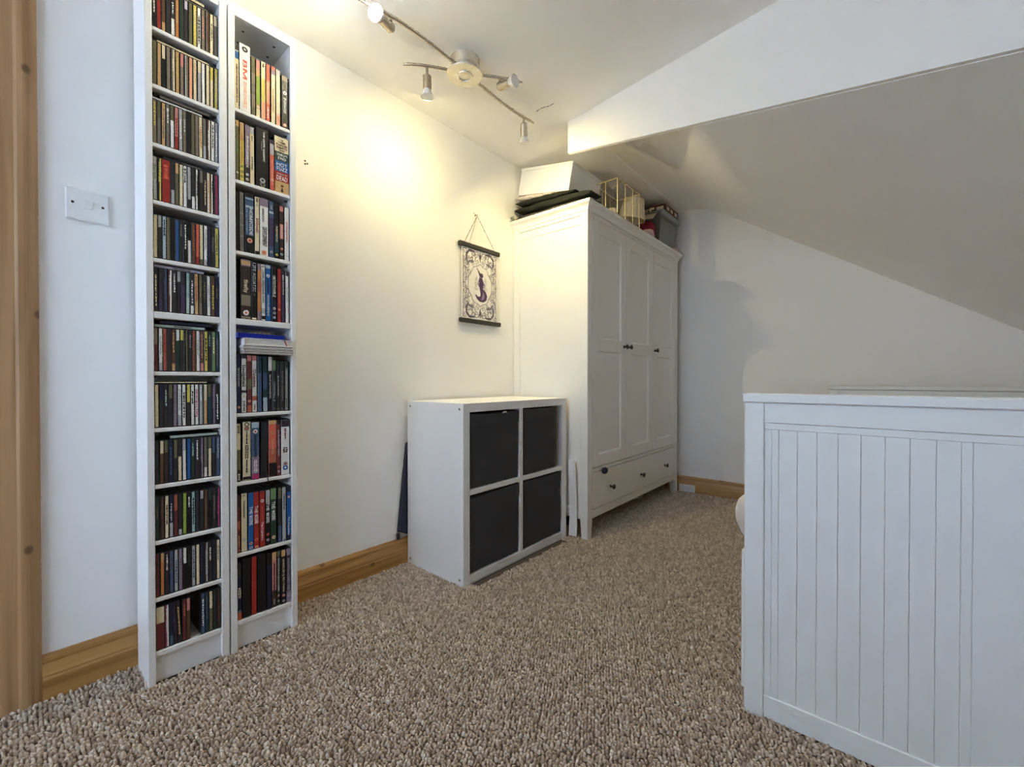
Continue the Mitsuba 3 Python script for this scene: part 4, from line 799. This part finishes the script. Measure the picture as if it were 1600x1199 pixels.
put('arm', P(tube(long_, np.r_[0.003, np.full(28, 0.0062), 0.003], 10), 'm_steel', 40), sp, 'long curved arm'); put('arm', P(tube(short, np.r_[0.003, np.full(22, 0.0062), 0.003], 10), 'm_steel', 40), sp, 'short curved arm')
scene['m_lit'] = prin((0.8, 0.8, 0.8), 0.3)
def spot(at, d, drop=0.034, lit=None, rad=None):
    at = np.array(at, float); d = np.array(d, float); d /= np.linalg.norm(d)
    s = put('stem', P(tube([at, at - [0, 0, drop]], 0.005, 10), 'm_steel', 40), sp)
    o = at - np.array([0, 0, drop]) - d * 0.006
    h = put('head', P(lathe([(0, -0.002), (0.012, -0.002), (0.0165, 0.003), (0.0165, 0.056), (0.0150, 0.058)], 24, d, o), 'm_steel', 35), sp)
    put('bulb', P(lathe([(0.0150, 0.054), (0.0155, 0.060), (0.0205, 0.073), (0.0250, 0.082), (0.0255, 0.085), (0.022, 0.084), (0.010, 0.078)], 24, d, o), 'm_bulbglass', 35), h, 'glass reflector bulb')
    f = P(lathe([(0.0215, 0.0835), (0.012, 0.0855), (0.0, 0.086)] if rad is None or rad < 50 else [(0.0262, 0.074), (0.0268, 0.084), (0.020, 0.094), (0.010, 0.099), (0, 0.100)], 24, d, o), 'm_lit', 35)
    if rad: f['emitter'] = {'type': 'area', 'radiance': rgb(LAMP ** 0.5 * rad)}
    put('lens', f, h, 'glowing bulb face' if rad else 'bulb face')
    return o + d * 0.10
p1 = spot((0.408, 0.872, AZ), (0.25, -0.95, -0.05), 0.026, rad=GLARE / (math.pi * 0.027 ** 2))
p2 = spot((0.318, 1.100, AZ), (0.02, 0.0, -1), 0.036)
p3 = spot((0.497, 1.336, AZ), (1.0, 0.07, -0.10), 0.030)
p4 = spot((0.408, 1.603, AZ), (-0.10, 0.18, -1), 0.036)
def beam(name, at, to, k, cut, bw):
    scene[name] = {'type': 'spot', 'to_world': T().look_at(origin=np.asarray(at, float).tolist(), target=list(to), up=[0, 0, 1]), 'intensity': rgb(LAMP * k), 'cutoff_angle': cut, 'beam_width': bw}
beam('lamp_1', np.array(p2) + [0, 0, -0.004], (0.02, 1.30, 1.62), BEAM, 89, 10)
beam('lamp_2', np.array(p4) + [0, 0, -0.004], np.array(p4) + [0.12, 0.62, -0.8], BACK, 89, 10)

# ------------------------------------------------------------------ bed
bd = thing('bed', 'white wooden bed with tongue-and-groove end panel, foreground right', 'bed')
BX0, BX1, BY0, BY1, BH = 1.437, 2.330, 1.237, 3.275, 0.825
mb = 'm_bed'
def end_panel(y, s, name, x0, x1):
    """post, cap and boarded panel; s = +1: the outer face looks towards -y"""
    e = put(name, P(cat(box(x0 - 0.002, x1 + 0.002, y - 0.003, y + 0.047, BH - 0.0235, BH, 0.003)), mb), bd)
    a = lambda d, f: sorted((y + (d if s > 0 else 0.044 - d), y + (f if s > 0 else 0.044 - f)))
    for (xa, xb) in ((x0 + 0.003, x0 + 0.047), (x1 - 0.047, x1 - 0.003)): put('post', P(box(xa, xb, *a(0, 0.044), 0.0, BH - 0.0235, 0.002), mb), e)
    put('rail', P(box(x0 + 0.047, x1 - 0.047, *a(0.004, 0.036), 0.752, BH - 0.0235, 0.001), mb), e)
    put('rail', P(box(x0 + 0.047, x1 - 0.047, *a(0.004, 0.036), 0.004, 0.062, 0.002), mb), e)
    put('frame', P(cat(box(x0 + 0.047, x1 - 0.047, *a(0.0065, 0.030), 0.7345, 0.752, 0.0015), box(x0 + 0.047, x0 + 0.063, *a(0.0074, 0.030), 0.062, 0.7345, 0.0015), box(x1 - 0.063, x1 - 0.047, *a(0.0065, 0.030), 0.062, 0.7345, 0.0015), *[box(xm, xm + 0.0165, *a(0.0065, 0.030), 0.062, 0.7345, 0.0015) for xm in (x0 + 0.394, x1 - 0.4105)]), mb), e)
    edges = [x0 + 0.063, x0 + 0.078, x0 + 0.117, x0 + 0.156, x0 + 0.196, x0 + 0.237, x0 + 0.278, x0 + 0.318, x0 + 0.358, x0 + 0.394]
    W = x1 - x0
    plank = [(edges[i], edges[i + 1]) for i in range(9)] + [(x0 + 0.4105, x1 - 0.4105)] + [(x0 + W - (edges[i + 1] - x0), x0 + W - (edges[i] - x0)) for i in range(8, -1, -1)]
    for (xa, xb) in plank: put('plank', P(box(xa + 0.0002, xb - 0.0002, *a(0.0078, 0.024), 0.060, 0.736, 0.0009), mb), e)
end_panel(BY0, 1, 'end_panel', BX0, BX1)
end_panel(BY1 - 0.044, -1, 'end_panel', BX0 + 0.022, BX1 + 0.02)
put('side_panel', P(box(1.4235, 1.442, BY0 + 0.046, BY1 - 0.05, 0.032, 0.402, 0.002), mb), bd); put('side_panel', P(box(BX1 - 0.02, BX1 - 0.002, BY0 + 0.046, BY1 - 0.05, 0.032, 0.402, 0.002), mb), bd)
put('base', P(box(1.442, BX1 - 0.02, BY0 + 0.05, BY1 - 0.05, 0.25, 0.28), mb), bd)
mt = thing('mattress', 'white mattress lying in the bed behind its end panel', 'mattress')
scene['m_linen'] = prin((0.56, 0.53, 0.50), 0.9, sheen=0.2)
put('body', P(box(1.446, BX1 - 0.024, BY0 + 0.052, BY1 - 0.055, 0.282, 0.47, 0.03), 'm_linen', 30), mt)
def duvet():
    n, m_ = 50, 30; V, F = [], []
    for i in range(n):
        y = BY0 + 0.11 + (1.45) * i / (n - 1)
        for j in range(m_):
            s = j / (m_ - 1); nz = float(meshkit.fbm(np.array([i * 0.16, s * 4, 1.7]), 3)) - 0.5
            if s < 0.22: t = s / 0.22; x = 1.388 + 0.045 * max(0.0, 1 - (y - BY0 - 0.11) / 0.07) ** 2 - 0.012 * math.sin(math.pi * t) + 0.012 * nz; z = 0.412 + 0.10 * t + 0.01 * nz
            else: t = (s - 0.22) / 0.78; x0_ = 1.388 + 0.045 * max(0.0, 1 - (y - BY0 - 0.11) / 0.07) ** 2; x = x0_ + (BX1 - 0.06 - x0_) * t; z = 0.512 + 0.03 * math.sin(math.pi * min(1, t * 3)) + 0.025 * nz
            V.append([x, y, z])
    for i in range(n - 1):
        for j in range(m_ - 1):
            a = i * m_ + j; F += [[a, a + 1, a + m_ + 1], [a, a + m_ + 1, a + m_]]
    V = np.array(V); B = V.copy(); B[:, 2] -= 0.010; B[:, 0] += np.where(V[:, 2] < 0.5, 0.010, 0.0)
    q = len(V); ring = [i * m_ for i in range(n)] + [(n - 1) * m_ + j for j in range(1, m_)] + [i * m_ + m_ - 1 for i in range(n - 2, -1, -1)] + [j for j in range(m_ - 2, 0, -1)]
    S = [f for k in range(len(ring)) for f in ([ring[k], ring[(k + 1) % len(ring)], q + ring[(k + 1) % len(ring)]], [ring[k], q + ring[(k + 1) % len(ring)], q + ring[k]])]
    m = trimesh.Trimesh(np.vstack([V, B]), F + [[q + a, q + c, q + b] for a, b, c in F] + S, process=False); m.fix_normals(); return m
dv = put('duvet', P(duvet(), 'm_linen', True)); tag(dv, 'rumpled off-white duvet spilling over the left side of the bed', 'duvet')
